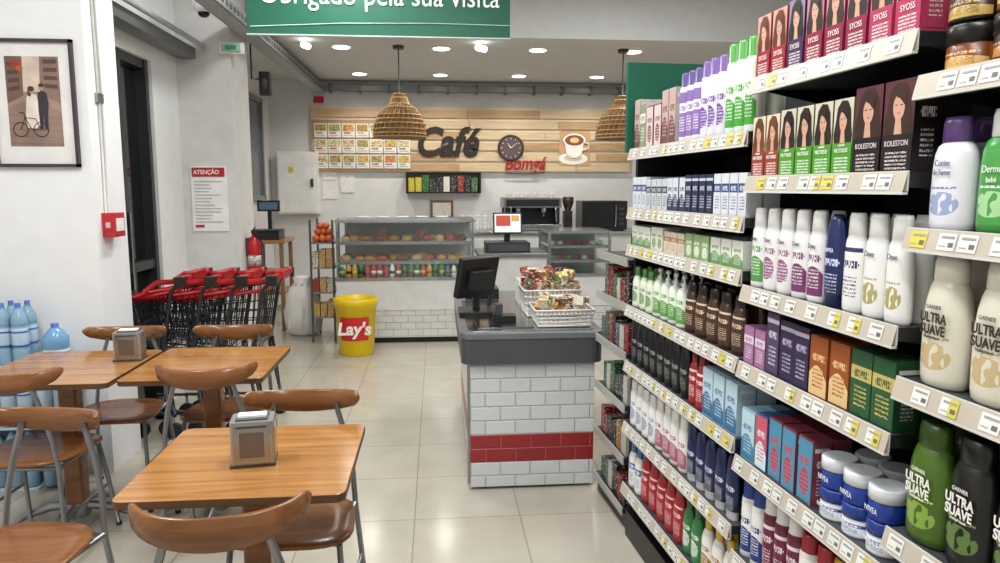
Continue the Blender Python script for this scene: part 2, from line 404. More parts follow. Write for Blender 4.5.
b.disc(-.01, .1, .02, .145, .085, C('#ffffff', .3)); b.disc(-.01, .1, .023, .122, .066, C('#8a5327', .4)); b.disc(-.01, .1, .025, .06, .035, C('#e6c49a', .4))
b.tube([(.11, .07, .014), (.18, .06, .014), (.17, 0, .014), (.09, -.03, .014)], .012, C('#f6f2ea', .3))
b.done('coffee_cup_picture')
b = MB(); b.T = frameS(0, 9.245, 0); b.tube([(.88, 1.745, 0), (1.1, 1.735, 0), (1.38, 1.75, 0)], .007, C('#5a2222')); b.T = Matrix.Identity(4); o = b.done('red_lettering')
text('red_text', 'Bomgá', C('#a8141e', .4), .24, frameS(.86, 9.238, 1.79), o, .006, .25, .004, sx=.80)
b = MB()
b.box(-.38, .56, 9.14, 9.299, 1.49, 1.51, BLK); b.box(-.38, -.36, 9.14, 9.299, 1.49, 1.75, BLK); b.box(.54, .56, 9.14, 9.299, 1.49, 1.75, BLK); b.box(-.38, .56, 9.28, 9.299, 1.49, 1.75, BLKM)
for i, h in enumerate(['#c9b52f', '#c9b52f', '#2f6a33', '#243024', '#242424', '#dcd8cf', '#1c1c1c', '#8a2426', '#1c1c1c', '#3d6b3f']):
    x = -.35+i*.088; b.prism([(x, 9.16), (x+.075, 9.16), (x+.075, 9.21), (x, 9.21)], 1.51, 1.51+R.uniform(.16, .21), P(h, '#e0dac0', .9, .62))
b.done('snack_rack')
b = MB(); b.box(-.08, .21, 9.27, 9.299, 1.17, 1.40, wood('#7a4b2a', '#9a6a3c')); b.box(-.05, .18, 9.265, 9.272, 1.2, 1.37, P('#f0ece0', '#9c9484', 1, .62)); b.done('framed_certificate', .003)
b = MB(); b.box(-1.94, -1.46, 9.1, 9.299, 1.24, 2.0, C('#e6e4df', .45)); b.box(-1.92, -1.48, 9.09, 9.1, 1.26, 1.98, C('#eeede8', .4)); b.cb(-1.52, 9.08, 1.62, .03, .02, .1, DKGREY)
b.box(-1.80, -1.74, 9.084, 9.09, 1.75, 1.81, C('#d9c43b')); b.done('electrical_cabinet', .006)
b = MB()
for (x0, z0, h) in ((-1.42, 1.66, '#f2f0ea'), (-1.42, 1.42, '#f2f0ea'), (-1.2, 1.5, '#f2f0ea')):
    b.box(x0, x0+.17, 9.29, 9.299, z0, z0+.22, P(h, '#a8a8a8', 1.1, .62))
b.box(-1.42, -1.25, 9.286, 9.29, 1.84, 1.88, RED); b.done('paper_notices')
b = MB(); b.box(-1.5, -1.38, 9.28, 9.299, 2.6, 2.68, RED); b.box(-1.5, -1.38, 9.28, 9.299, 2.12, 2.2, RED); b.done('fire_safety_signs')

def pendant(x, y):
    b = MB(); t1 = C('#86643c', .7); t2 = C('#a98553', .7)
    prof = [(.05, .40), (.075, .36), (.09, .31), (.15, .27), (.205, .2), (.235, .12), (.25, .03), (.25, 0)]
    b.lathe(x, y, 2.03, [(r*.96, z) for r, z in reversed(prof)], C('#7a5a34', .8, 0, .3), 32)
    for i in range(28):
        a = 2*math.pi*i/28
        b.tube([(x+r*math.cos(a+z*1.2), y+r*math.sin(a+z*1.2), 2.03+z) for r, z in prof], .004, t2, 4)
        b.tube([(x+r*math.cos(a-z*1.2), y+r*math.sin(a-z*1.2), 2.03+z) for r, z in prof], .004, t1, 4)
    for r, z in prof+[(.243, .07), (.22, .16)]:
        b.tube([(x+r*math.cos(2*math.pi*i/28), y+r*math.sin(2*math.pi*i/28), 2.03+z) for i in range(28)], .007, t2, 5, True)
    b.tube([(x, y, 2.42), (x, y, 2.86)], .006, BLKM); b.lathe(x, y, 2.84, [(.05, 0), (.055, .03)], DKGREY)
    b.done('rattan_pendant_lamp')
pendant(-.34, 7.0); pendant(1.80, 7.0)

# ------------------------------------------------------------------ cafe counters
BR = brick('white_brick_tile', .15, .07, '#dededb', '#bdbdb9')
def glasscase(name, x0, x1, yf, ztop, zb, shelves):
    b = MB()
    b.box(x0, x1, yf, yf+.8, .06, zb-.30, BR); b.box(x0+.02, x1-.02, yf+.04, yf+.78, 0, .06, BLKM)
    b.box(x0, x1, yf-.01, yf+.8, zb-.30, zb, C('#dededc', .35))
    b.box(x0-.01, x1+.01, yf-.02, yf+.8, zb, zb+.03, STEEL)
    b.box(x0-.01, x1+.01, yf+.06, yf+.8, ztop-.03, ztop, STEEL)
    for x in (x0, x1-.025):
        b.box(x, x+.025, yf+.05, yf+.075, zb, ztop, STEEL); b.box(x, x+.025, yf+.75, yf+.78, zb, ztop, STEEL)
    b.box(x0+.02, x1-.02, yf+.76, yf+.775, zb+.03, ztop-.03, C('#b9bbb9', .3))
    for z in shelves: b.box(x0+.02, x1-.02, yf+.12, yf+.74, z, z+.012, C('#c8d2cf', .15)); b.box(x0+.02, x1-.02, yf+.10, yf+.12, z-.01, z+.02, STEEL)
    b.poly([(x0, yf, zb+.03), (x1, yf, zb+.03), (x1, yf+.06, ztop-.02), (x0, yf+.06, ztop-.02)], GLASS)
    return b.done(name)
glasscase('pastry_display_case', -1.0, .37, 7.2, 1.24, .64, [.80, 1.0])
b = MB()
for z, yy in ((.812, 7.4), (1.012, 7.42), (.812, 7.6), (1.012, 7.62)):
    x = -.93
    while x < .3:
        h = R.choice(['#b8732c', '#c98a3e', '#8f5220', '#d9a860', '#e3c48c', '#6f3d1c', '#c9543a']); r = R.uniform(.035, .065); q_ = R.random()
        if q_ < .3: b.tube([(x-r, yy+.02, z+.025), (x-r*.5, yy-.02, z+.03), (x+r*.5, yy-.02, z+.03), (x+r, yy+.02, z+.025)], [.01, .03, .03, .01], C(h, .6), 8)
        elif q_ < .5 and z > 1: b.box(x-r, x+r, yy-.03, yy+.04, z+.006, z+R.uniform(.05, .12), P(R.choice(['#e6e0d0', '#c83a2f', '#3f7a3a', '#e0b83a']), '#f4f0e2', .8, .56))
        else: b.ell(x, yy, z+.036, r, r*.8, R.uniform(.025, .04), C(h, .6), 10, 5)
        x += r*2+.015
    b.box(-.95, .32, yy-.08, yy+.08, z, z+.006, C('#e5e3dd', .3))
b.done('pastries')
b = MB(); x = -.95
while x < .3:
    h = R.choice(['#2f7d3b', '#e9e9e4', '#b52a2a', '#2f7d3b', '#d6a23a', '#e9e9e4', '#3a7a9c', '#b52a2a']); hh = R.uniform(.8, 1.08)
    b.lathe(x, 7.29, .67, [(.026, 0), (.028, .01), (.028, .085*hh), (.018, .105*hh), (.012, .12*hh), (.012, .13*hh)], C(h, .3), 10)
    b.lathe(x, 7.29, .67+.03, [(.0285, 0), (.0285, .03)], C(R.choice(['#f2f0e8', '#d6c23a', '#1c1c1c', '#c83232']), .3), 10); x += .062
b.done('drink_bottles')
b = MB()
b.box(-.9, .2, 7.35, 7.6, 1.24, 1.25, STEEL)
for i in range(5): b.lathe(-.75+i*.2, 7.5, 1.25, [(.05, 0), (.07, .012), (.07, .016)], C('#f0efeb', .3), 16)
b.done('serving_tray')
glasscase('cold_display_case', 1.13, 1.78, 7.2, 1.12, .66, [.80, .95])
b = MB()
for z in (.812, .962):
    for i in range(7): b.ell(1.2+i*.085, 7.45, z+.025, .035, .05, .025, C(R.choice(['#d9c9a4', '#b6533a', '#7a9a4a', '#e5e2d6']), .5), 10, 5)
b.done('sandwiches')
b = MB()
b.box(.43, 1.11, 7.22, 7.9, .06, .52, BR); b.box(.43, 1.11, 7.20, 7.9, .52, .86, C('#dedddb', .35)); b.box(.41, 1.12, 7.17, 7.92, .86, .90, C('#8e9092', .3, .7)); b.box(.45, 1.09, 7.26, 7.88, 0, .06, BLKM)
b.done('service_counter', .004)
b = MB()
b.box(.5, .95, 7.3, 7.7, .90, 1.0, C('#2b2c2e', .4)); b.box(.52, .93, 7.29, 7.3, .915, .985, C('#55585b', .4, .5))
b.box(.70, .76, 7.48, 7.54, 1.0, 1.12, BLK); 
b.T = Matrix.Translation((.73, 7.46, 1.18)) @ Matrix.Rotation(math.radians(-12), 4, 'X')
b.box(-.15, .15, -.02, .02, -.1, .12, BLK); b.box(-.135, .135, -.023, -.02, -.085, .105, emis('#c9d4dc', .55)); b.box(-.12, .03, -.025, -.023, -.02, .09, C('#c8482f')); b.box(.04, .12, -.025, -.023, .03, .09, C('#d7a84d'))
b.done('cash_register_terminal', .004)
b = MB(); b.box(-.1, 2.9, 8.55, 9.28, .05, 1.0, C('#cfcfcc', .4)); b.box(-.12, 2.92, 8.52, 9.28, 1.0, 1.04, STEEL)
for i in range(6): b.box(-.06+i*.5, .4+i*.5, 8.535, 8.55, .1, .95, C('#d8d8d5', .35)); b.box(.3+i*.5, .35+i*.5, 8.525, 8.535, .82, .84, STEEL)
b.done('back_counter', .004)
b = MB()
b.box(.8, 1.5, 8.62, 9.1, 1.06, 1.12, STEEL); b.box(.82, 1.48, 8.85, 9.1, 1.12, 1.34, C('#2a2b2d', .35, .6)); b.box(.8, 1.5, 8.62, 9.12, 1.32, 1.44, C('#8f9294', .3, .9))
b.box(.83, 1.47, 8.6, 8.62, 1.34, 1.42, BLK)
for x in (.82, 1.44): b.box(x, x+.04, 8.64, 9.08, 1.1, 1.34, BLK); b.lathe(x+.02, 8.7, 1.04, [(.02, 0), (.02, .03)], BLK, 8)
for x in (.98, 1.3):
    b.lathe(x, 8.74, 1.24, [(.035, 0), (.04, .03), (.045, .08)], STEEL, 14); b.tube([(x, 8.74, 1.255), (x, 8.6, 1.24)], .014, BLK, 8); b.tube([(x, 8.74, 1.24), (x, 8.74, 1.21)], .012, STEEL)
for x in (.88, 1.42): b.tube([(x, 8.62, 1.34), (x, 8.57, 1.3), (x+.01, 8.58, 1.16)], .007, STEEL)
for i in range(6): b.lathe(.88+i*.105, 8.8, 1.44, [(.02, 0), (.035, .05), (.036, .055)], C('#f3f1ec', .3), 12)
b.done('espresso_machine', .004)
b = MB(); b.box(1.54, 1.68, 8.68, 8.9, 1.04, 1.07, BLK); b.box(1.56, 1.66, 8.76, 8.9, 1.07, 1.28, C('#2a2a2c', .3)); b.lathe(1.61, 8.8, 1.28, [(.035, 0), (.07, .1), (.072, .15), (.06, .17)], C('#3d332b', .15), 16); b.tube([(1.61, 8.76, 1.2), (1.61, 8.66, 1.19)], .014, BLK); b.done('coffee_grinder', .003)
b = MB(); b.box(1.76, 2.32, 8.66, 9.08, 1.05, 1.40, C('#1c1c1e', .35)); b.box(1.78, 2.18, 8.65, 8.66, 1.08, 1.37, C('#0a0b0c', .08)); b.tube([(2.17, 8.63, 1.1), (2.17, 8.63, 1.35)], .009, STEEL)
for i in range(4): b.cb(2.25, 8.655, 1.12+i*.06, .06, .012, .03, DKGREY)
for x in (1.8, 2.28): b.lathe(x, 8.72, 1.04, [(.015, 0), (.015, .012)], BLK, 8)
b.done('microwave_oven', .005)
b = MB()
for i in range(5):
    for k in range(4): b.lathe(.3+i*.095, 8.75, 1.04+k*.045, [(.022, 0), (.036, .05), (.037, .055)], C('#e3e1dc', .3), 12)
b.done('stacked_cups')
b = MB()
for i in range(6): b.lathe(-.03+i*.055, 8.95, 1.04, [(.02, 0), (.024, .02), (.028, .12), (.026, .12)], C('#cfd6d8', .1), 12)
b.done('drinking_glasses')
b = MB()
for x in (-1.27, -1.05):
    for y in (7.3, 7.75): b.box(x, x+.02, y, y+.02, 0, 1.24, C('#5e5e60', .4, .6))
for z in (.25, .5, .75, 1.0):
    b.box(-1.27, -1.03, 7.3, 7.77, z, z+.015, ALU)
    if z<1.0:
        for i in range(3): b.box(-1.25+i*.07, -1.19+i*.07, 7.32, 7.5, z+.015, z+.015+R.uniform(.1, .18), P(R.choice(['#c8a36a', '#9b3b2b', '#d5cfbf']), '#6e4b2c', .9))
for i in range(9): b.ell(-1.215+(i % 3)*.065, 7.37+(i//3)*.07, 1.05, .038, .038, .038, C('#c9652b', .5), 10, 6)
for i in range(6): b.ell(-1.20+(i % 3)*.055, 7.40+(i//3)*.07, 1.115, .036, .036, .036, C('#b9542b', .5), 10, 6)
for i in range(4): b.ell(-1.18+(i % 2)*.055, 7.43+(i//2)*.06, 1.175, .034, .034, .034, C('#c05a2b', .5), 10, 6)
b.done('snack_stand')
b = MB(); b.prism(rrect(-2.03, -1.64, 7.9, 8.5, .02), .96, 1.0, wood('#8c5f34', '#b07f4a'))
for x in (-2.01, -1.70):
    for y in (7.93, 8.42): b.box(x, x+.04, y, y+.04, 0, .96, C('#8a6a48', .5))
b.box(-2.01, -1.66, 7.94, 8.46, .4, .43, wood('#8c5f34', '#b07f4a')); b.box(-1.98, -1.74, 8.0, 8.3, .43, .66, C('#b9b2a5', .6)); b.done('side_table', .003)
b = MB(); b.box(-1.99, -1.70, 7.95, 8.25, 1.0, 1.09, BLK); b.box(-1.99, -1.7, 7.95, 8.25, 1.095, 1.105, DKGREY); b.box(-1.87, -1.83, 8.21, 8.25, 1.10, 1.34, BLK); b.box(-1.97, -1.73, 8.17, 8.21, 1.30, 1.42, BLK); b.box(-1.95, -1.75, 8.166, 8.17, 1.32, 1.40, emis('#4b5f78', .25)); b.done('shop_scale', .004)
b = MB()
prof = [(.13, 0), (.18, .04), (.20, .2), (.18, .38), (.14, .50), (.08, .56), (.1, .61), (.06, .63)]
b.lathe(-1.43, 7.75, 0, prof, C('#eceae6', .55, 0, .06), 18, 1, .9)
for i in range(8):
    a = i*.785; b.tube([(-1.43+.18*math.cos(a), 7.75+.16*math.sin(a), .08), (-1.43+.195*math.cos(a+.15), 7.75+.18*math.sin(a+.15), .25), (-1.43+.09*math.cos(a+.1), 7.75+.08*math.sin(a+.1), .55)], .014, C('#dedbd7', .6))
b.done('plastic_sack')

b = MB()
YEL = C('#e3c10a', .35)
b.lathe(-.77, 6.79, 0, [(.155, 0), (.16, .01), (.19, .44), (.2, .445), (.2, .47), (.205, .475), (.205, .53), (.19, .535), (.185, .5)], YEL, 32)
nb = 14
for (za, zb2, a0, a1, hc) in ((.15, .37, 225, 315, '#cf2229'),):
    va = [(-.77+(.1615+.0645*z+.0025)*math.cos(a), 6.79+(.1615+.0645*z+.0025)*math.sin(a), z) for z in (za, zb2) for a in [math.radians(a0+(a1-a0)*i/nb) for i in range(nb+1)]]
    bb = b.av(va)
    for i in range(nb): b.face((bb+i, bb+i+1, bb+nb+2+i, bb+nb+1+i), C(hc, .35), True)
yb = b.done('waste_bin')
text('bin_text', "Lay's", C('#f7f3e8', .4), .16, frameS(-.77, 6.60, .215), yb, .003, .15, .005, 'CENTER')

# ------------------------------------------------------------------ fire extinguisher, poster, alarm, picture
b = MB(); ex, ey = -1.485, 6.02
b.lathe(ex, ey, .80, [(.05, 0), (.058, .02), (.058, .30), (.045, .345), (.02, .37), (.018, .39)], C('#b3161c', .25), 20)
b.cb(ex, ey, 1.2, .03, .06, .03, BLK); b.tube([(ex, ey-.02, 1.215), (ex+.03, ey-.09, 1.24)], .008, BLK); b.tube([(ex+.01, ey-.03, 1.19), (ex+.07, ey-.05, 1.12), (ex+.07, ey-.04, .92)], .009, BLK)
b.lathe(ex, ey, .93, [(.0585, 0), (.0585, .08)], P('#d2cfc6', '#333333', 1.4), 20); b.box(-1.55, -1.53, ey-.03, ey+.03, 1.0, 1.15, DKGREY); b.done('fire_extinguisher')
b = MB(); b.box(-1.885, -1.62, 5.788, 5.8, 1.22, 1.72, C('#eceae7', .4)); b.box(-1.875, -1.63, 5.784, 5.788, 1.64, 1.71, C('#b0262a', .4)); 
for i in range(13): b.box(-1.862, -1.862+R.uniform(.1, .215), 5.785, 5.788, 1.60-i*.026, 1.608-i*.026, C('#b5b3b1'))
b.box(-1.865, -1.80, 5.784, 5.788, 1.25, 1.27, C('#b0262a'))
po = b.done('information_poster')
text('poster_text', 'ATENÇÃO', C('#f5ecec', .4), .045, frameS(-1.862, 5.783, 1.66), po, .0005, 0, .0008, sx=.9)
b = MB(); b.box(-1.785, -1.72, 4.03, 4.16, 1.29, 1.42, C('#b5202a', .3)); b.box(-1.722, -1.715, 4.05, 4.14, 1.32, 1.39, C('#e6e3dd', .4)); b.box(-1.765, -1.74, 4.025, 4.03, 1.34, 1.37, C('#cfb8b4')); b.done('fire_alarm_box', .004)
b = MB()
for y in (4.07, 4.10): b.tube([(-1.778, y, 1.42), (-1.778, y+.01, 2.0), (-1.778, y, 2.6), (-1.778, y, 3.39)], .007, C('#c4c2bd', .6))
b.box(-1.785, -1.77, 4.05, 4.12, 2.55, 2.6, ALU); b.box(-1.785, -1.77, 4.05, 4.12, 2.0, 2.05, ALU); b.done('conduit_cables')
# framed photograph of a couple with a bicycle
b = MB(); b.T = frameS(-2.043, 3.97, 1.98)
W2, H2 = .205, .32
FR = C('#3d2731', .35)
for (x0, x1, y0, y1) in ((-W2, W2, H2-.016, H2), (-W2, W2, -H2, -H2+.016), (-W2, -W2+.016, -H2, H2), (W2-.016, W2, -H2, H2)): b.box(x0, x1, y0, y1, 0.001, .025, FR)
b.box(-W2+.016, W2-.016, -H2+.016, H2-.016, 0.001, .008, C('#e4e1de', .4))
def q(pts, h, z, v=.2): b.poly([(p[0], p[1], z) for p in pts], C(h, .5, 0, v))
q([(-.13, -.215), (.13, -.215), (.13, .235), (-.13, .235)], '#9c7f70', .009)
q([(-.13, .0), (-.05, .04), (-.045, .235), (-.13, .235)], '#6f5548', .0095)
q([(.03, .05), (.13, .0), (.13, .235), (.04, .235)], '#84685a', .0095)
q([(-.05, .06), (.04, .06), (.045, .235), (-.045, .235)], '#cdb9aa', .0093)
for i in range(4): q([(.055, .08+i*.04), (.12, .075+i*.042), (.12, .095+i*.042), (.055, .1+i*.04)], '#523c33', .0098)
for i in range(4): q([(-.12, .06+i*.042), (-.065, .07+i*.04), (-.065, .09+i*.04), (-.12, .08+i*.042)], '#4c3830', .0098)
q([(-.13, -.215), (.13, -.215), (.13, -.04), (.0, .03), (-.13, -.02)], '#8b7264', .0097)
for i in range(5): q([(-.13, -.20+i*.035), (.13, -.205+i*.033), (.13, -.203+i*.033), (-.13, -.197+i*.035)], '#6f5a4f', .0098)
b.disc(-.08, .195, .0102, .028, .02, C('#9a3a24', .5, 0, .3), 12); b.disc(-.06, .175, .0103, .018, .014, C('#b5532c', .5, 0, .3), 12)
q([(-.035, .035), (-.012, .05), (.012, .045), (.022, .0), (.03, -.1), (.0, -.125), (-.04, -.12), (-.045, -.05)], '#e6dace', .0105)
b.disc(-.008, .066, .0108, .014, .018, C('#b98c7a'), 12); b.disc(-.012, .074, .0110, .016, .014, C('#3b2a26'), 12); b.disc(-.02, .055, .0107, .01, .02, C('#3b2a26'), 12)
q([(.02, .055), (.04, .066), (.062, .055), (.07, .0), (.064, -.045), (.06, -.13), (.044, -.13), (.042, -.05), (.036, -.13), (.022, -.13), (.018, -.03)], '#2d282c', .0112)
b.disc(.038, .082, .0114, .013, .017, C('#b08674'), 12); b.disc(.04, .092, .0116, .014, .010, C('#2a1f1c'), 12)
for cx in (-.075, .025): b.tube([(cx+.036*math.cos(i*.4488), -.13+.036*math.sin(i*.4488), .012) for i in range(14)], .0018, BLK, 4, True)
b.tube([(-.075, -.13, .0125), (-.05, -.07, .0125), (.0, -.075, .0125), (.025, -.13, .0125), (-.02, -.13, .0125), (-.05, -.07, .0125)], .002, C('#5a2422'), 4); b.tube([(-.05, -.07, .0125), (-.055, -.045, .0125), (-.075, -.045, .0125)], .002, BLK, 4)
b.done('framed_picture')

# ------------------------------------------------------------------ water bottles
WC = C('#2a5bb0', .35)
b = MB()
prof = [(.034, 0), (.039, .01), (.039, .08), (.036, .09), (.039, .1), (.039, .19), (.036, .2), (.039, .21), (.033, .25), (.017, .285), (.013, .295), (.013, .315)]
def wbm(i, a): return C('#2f5fae', .35) if i >= 10 else (C('#b9cfe0', .3) if i == 4 else C('#88a9bf', .12) if i % 3 else C('#7294ad', .1))
for X0 in (-2.44, -2.36, -2.28, -2.20, -2.12):
    for k in range(3):
        for y in (3.80, 3.885):
            b.lathe(X0, y, .01+k*.325, prof, WC, 12, matf=wbm)
            for zz in (.11, .18): b.tube([(X0+.0392*math.cos(a), y+.0392*math.sin(a), zz+k*.325) for a in [i*.5236 for i in range(12)]], .004, WC, 4, True)
for k in range(3): b.box(-2.49, -2.07, 3.755, 3.93, k*.325, .01+k*.325, C('#c9d9e2', .3))
for k in range(2):
    for X0 in (-2.02, -1.94):
        for y in (3.80, 3.885): b.lathe(X0, y, .01+k*.325, prof, WC, 12, matf=wbm)
b.box(-2.07, -1.89, 3.755, 3.93, .65, .66, C('#c9d9e2', .3))
b.done('water_bottle_pack')
b = MB(); b.lathe(-1.97, 3.84, .66, [(.058, 0), (.063, .01), (.063, .06), (.059, .07), (.063, .08), (.063, .13), (.03, .17), (.018, .18), (.018, .2)], WC, 18, matf=lambda i, a: C('#2a5bb0') if i > 6 else (C('#dfe6ec', .3) if i == 2 else C('#6f9cc2', .12))); b.done('water_jug')

# ------------------------------------------------------------------ tables & chairs
TW = wood('#8f5c2f', '#b38148', 'x', .16, 'table_wood'); TE = wood('#4a2c16', '#63401f', 'x', .4, 'edge_wood'); CW = wood('#6f4423', '#8f5c33', 'x', .22, 'chair_wood')
def table(x0, x1, y0, y1):
    b = MB(); cx, cy = (x0+x1)/2, (y0+y1)/2
    b.prism(rrect(x0, x1, y0, y1, .03), .726, .75, TW, TE)
    b.box(cx-.12, cx+.12, cy-.12, cy+.12, .70, .726, BLKM)
    b.prism(rrect(cx-.04, cx+.04, cy-.04, cy+.04, .015), .06, .70, CW)
    for a in range(4):
        ca, sa = math.cos(a*math.pi/2), math.sin(a*math.pi/2)
        b.tube([(cx+ca*.02, cy+sa*.02, .09), (cx+ca*.12, cy+sa*.12, .085), (cx+ca*.24, cy+sa*.24, .045), (cx+ca*.28, cy+sa*.28, .014)], [.022, .02, .016, .012], ALU, 8)
    b.lathe(cx, cy, .04, [(.05, 0), (.055, .03), (.05, .07)], ALU, 16)
    b.done('cafe_table', .003)
table(-.85, -.25, 1.84, 2.42); table(-1.35, -.75, 3.06, 3.70); table(-1.98, -1.37, 3.03, 3.67)
LEG = C('#8d8f92', .3, .85)
def chair(x, y, rot):
    b = MB(); b.T = Matrix.Translation((x, y, 0)) @ Matrix.Rotation(math.radians(rot), 4, 'Z')
    pts = []
    for i in range(28):
        a = 2*math.pi*i/28; ca, sa = math.cos(a), math.sin(a)
        px = .20*math.copysign(abs(ca)**.6, ca); py = .195*math.copysign(abs(sa)**.6, sa)
        px *= 1+.12*py/.2; pts.append((px, py))
    n = len(pts); rg = []
    for sc, z in ((.97, .435), (1, .440), (1, .448), (.97, .453), (.6, .446), (.2, .442)): rg.append(b.av([(p[0]*sc, p[1]*sc, z) for p in pts]))
    for i in range(len(rg)-1):
        for j in range(n):
            k = (j+1) % n; b.face((rg[i]+j, rg[i]+k, rg[i+1]+k, rg[i+1]+j), CW, True)
    b.face([rg[0]+j for j in reversed(range(n))], CW); b.face([rg[-1]+j for j in range(n)], CW)
    N = 28; rows = []
    for i in range(N+1):
        u = -1+2*i/N; xx = .198*math.sin(u*1.3)/math.sin(1.3); yy = -.235+.10*abs(u)**2.2
        zt = .832+.018*abs(u)**2; zb = .748+.055*abs(u)**1.8
        if abs(u) > .88: f = (abs(u)-.88)/.12; zt -= .014*f; zb += .012*f
        tz = .008
        nx, ny = math.sin(u*.9), -math.cos(u*.9)
        zm = (zt+zb)/2
        rows.append(b.av([(xx+nx*tz, yy+ny*tz, zb+.004), (xx+nx*tz, yy+ny*tz, zm), (xx+nx*tz, yy+ny*tz, zt-.004), (xx, yy, zt), (xx-nx*tz, yy-ny*tz, zt-.004), (xx-nx*tz, yy-ny*tz, zm), (xx-nx*tz, yy-ny*tz, zb+.004), (xx, yy, zb)]))
    for i in range(N):
        for j in range(8):
            k = (j+1) % 8; b.face((rows[i]+j, rows[i+1]+j, rows[i+1]+k, rows[i]+k), CW, True)
    b.face([rows[0]+j for j in range(8)], CW); b.face([rows[-1]+j for j in reversed(range(8))], CW)
    for sx in (-1, 1):
        b.tube([(sx*.205, -.235, .0), (sx*.19, -.195, .22), (sx*.175, -.175, .42), (sx*.165, -.19, .55), (sx*.145, -.200, .66), (sx*.118, -.206, .75), (sx*.108, -.208, .79)], .010, LEG, 8)
        b.tube([(sx*.20, .215, .0), (sx*.185, .175, .25), (sx*.17, .14, .425)], .010, LEG, 8)
        b.tube([(sx*.17, .14, .425), (sx*.175, -.0, .43), (sx*.175, -.175, .425)], .009, LEG, 8)
        b.tube([(sx*.19, .18, .22), (sx*.19, -.19, .22)], .007, LEG, 6)
        for yy in (-.235, .215): b.lathe(sx*(.205 if yy < 0 else .2), yy, 0, [(.013, 0), (.014, .015)], BLK, 8)
    b.tube([(-.17, .13, .425), (.17, .13, .425)], .009, LEG, 8); b.tube([(-.175, -.17, .425), (.175, -.17, .425)], .009, LEG, 8)
    b.done('cafe_chair')
chair(-.52, 1.79, 5); chair(-.485, 2.345, 178); chair(-.955, 3.13, 2); chair(-1.06, 3.64, 180); chair(-1.60, 3.65, 182)
chair(-1.30, 2.20, 170); chair(-1.70, 3.12, -3)

def dispenser(x, y, rot):
    b = MB(); b.T = Matrix.Translation((x, y, .75)) @ Matrix.Rotation(math.radians(rot), 4, 'Z')
    m = C('#b4b1ae', .32, .8)
    b.prism(rrect(-.06, .06, -.048, .048, .01, 3), .004, .135, m)
    b.box(-.063, .063, -.051, .051, 0, .008, C('#3f3b38', .4))
    b.box(-.05, .05, -.0525, -.047, .012, .128, C('#aaa6a2', .22, .9)); b.box(.0585, .0625, -.036, .036, .012, .128, C('#aaa6a2', .22, .9))
    b.box(-.034, .034, -.054, -.052, .03, .105, C('#7d736c', .3, .7)); b.box(-.042, .042, -.054, -.052, .118, .124, DKGREY)
    b.box(-.045, .045, -.035, .035, .134, .139, DKGREY); b.box(-.04, .04, -.018, .018, .138, .146, C('#f5f5f3', .8))
    b.done('napkin_dispenser', .004)
dispenser(-.545, 2.10, 8); dispenser(-1.45, 3.47, 5)

# ------------------------------------------------------------------ shopping trolleys
def trolley(xh, yc, L0=.56):
    b = MB(); g = C('#3a3c3f', .35, .6); rd = C('#b31a20', .3)
    w = .24
    top = [(xh-.04, -w), (xh-L0, -w*.8), (xh-L0, w*.8), (xh-.04, w)]; bot = [(xh-.10, -w*.85), (xh-L0+.06, -w*.68), (xh-L0+.06, w*.68), (xh-.10, w*.85)]
    zt, zb = (.93, .86, .86, .93), (.56, .60, .60, .56)
    T = [Vector((p[0], yc+p[1], z)) for p, z in zip(top, zt)]; B = [Vector((p[0], yc+p[1], z)) for p, z in zip(bot, zb)]
    b.tube(T, .012, rd, 8, True); b.tube(B, .006, g, 6, True)
    for i, n in ((0, 13), (1, 8), (2, 13), (3, 8)):
        j = (i+1) % 4
        for k in range(n+1):
            f = k/n; b.tube([T[i].lerp(T[j], f), B[i].lerp(B[j], f)], .0035, g, 4)
        for k in range(1, 6):
            f = k/6; b.tube([T[i].lerp(B[i], f), T[j].lerp(B[j], f)], .0035, g, 4)
    for k in range(1, 9): b.tube([B[0].lerp(B[1], k/9), B[3].lerp(B[2], k/9)], .0032, g, 4)
    b.tube([(xh+.03, yc-w-.02, 1.0), (xh+.03, yc+w+.02, 1.0)], .024, rd, 10)
    b.box(xh-.0, xh+.06, yc-.11, yc+.11, .98, 1.03, C('#a5151b', .35)); b.box(xh-.01, xh+.055, yc-w-.035, yc-w+.02, .96, 1.02, BLK); b.box(xh-.01, xh+.055, yc+w-.02, yc+w+.035, .96, 1.02, BLK)
    b.tube([(xh-.02, yc-w, .99), (xh-.12, yc-w, .985), (xh-.20, yc-w*.95, .93)], .016, rd, 8); b.tube([(xh-.02, yc+w, .99), (xh-.12, yc+w, .985), (xh-.20, yc+w*.95, .93)], .016, rd, 8)
    for sy in (-1, 1):
        b.tube([(xh+.03, yc+sy*w, 1.0), (xh-.04, yc+sy*w, .93), (xh-.12, yc+sy*w, .5), (xh-.06, yc+sy*w, .16)], .012, g, 8)
        b.tube([(xh-.1, yc+sy*w, .55), (xh-.06, yc+sy*w, .15), (xh-L0+.06, yc+sy*w*.75, .17)], .011, g, 8)
        for xx, yy in ((xh-.07, w), (xh-L0+.07, w*.75)):
            b.T = Matrix.Translation((xx, yc+sy*yy, .055)) @ Matrix.Rotation(math.pi/2, 4, 'X')
            b.lathe(0, 0, -.013, [(.05, 0), (.055, .005), (.055, .021), (.05, .026)], BLK, 16); b.T = Matrix.Identity(4)
            b.tube([(xx, yc+sy*yy, .055), (xx, yc+sy*yy, .16)], .009, STEEL)
    b.done('shopping_trolley')
trolley(-1.57, 4.72, .36)
for xh in (-1.39, -1.21, -1.03): trolley(xh, 4.72)
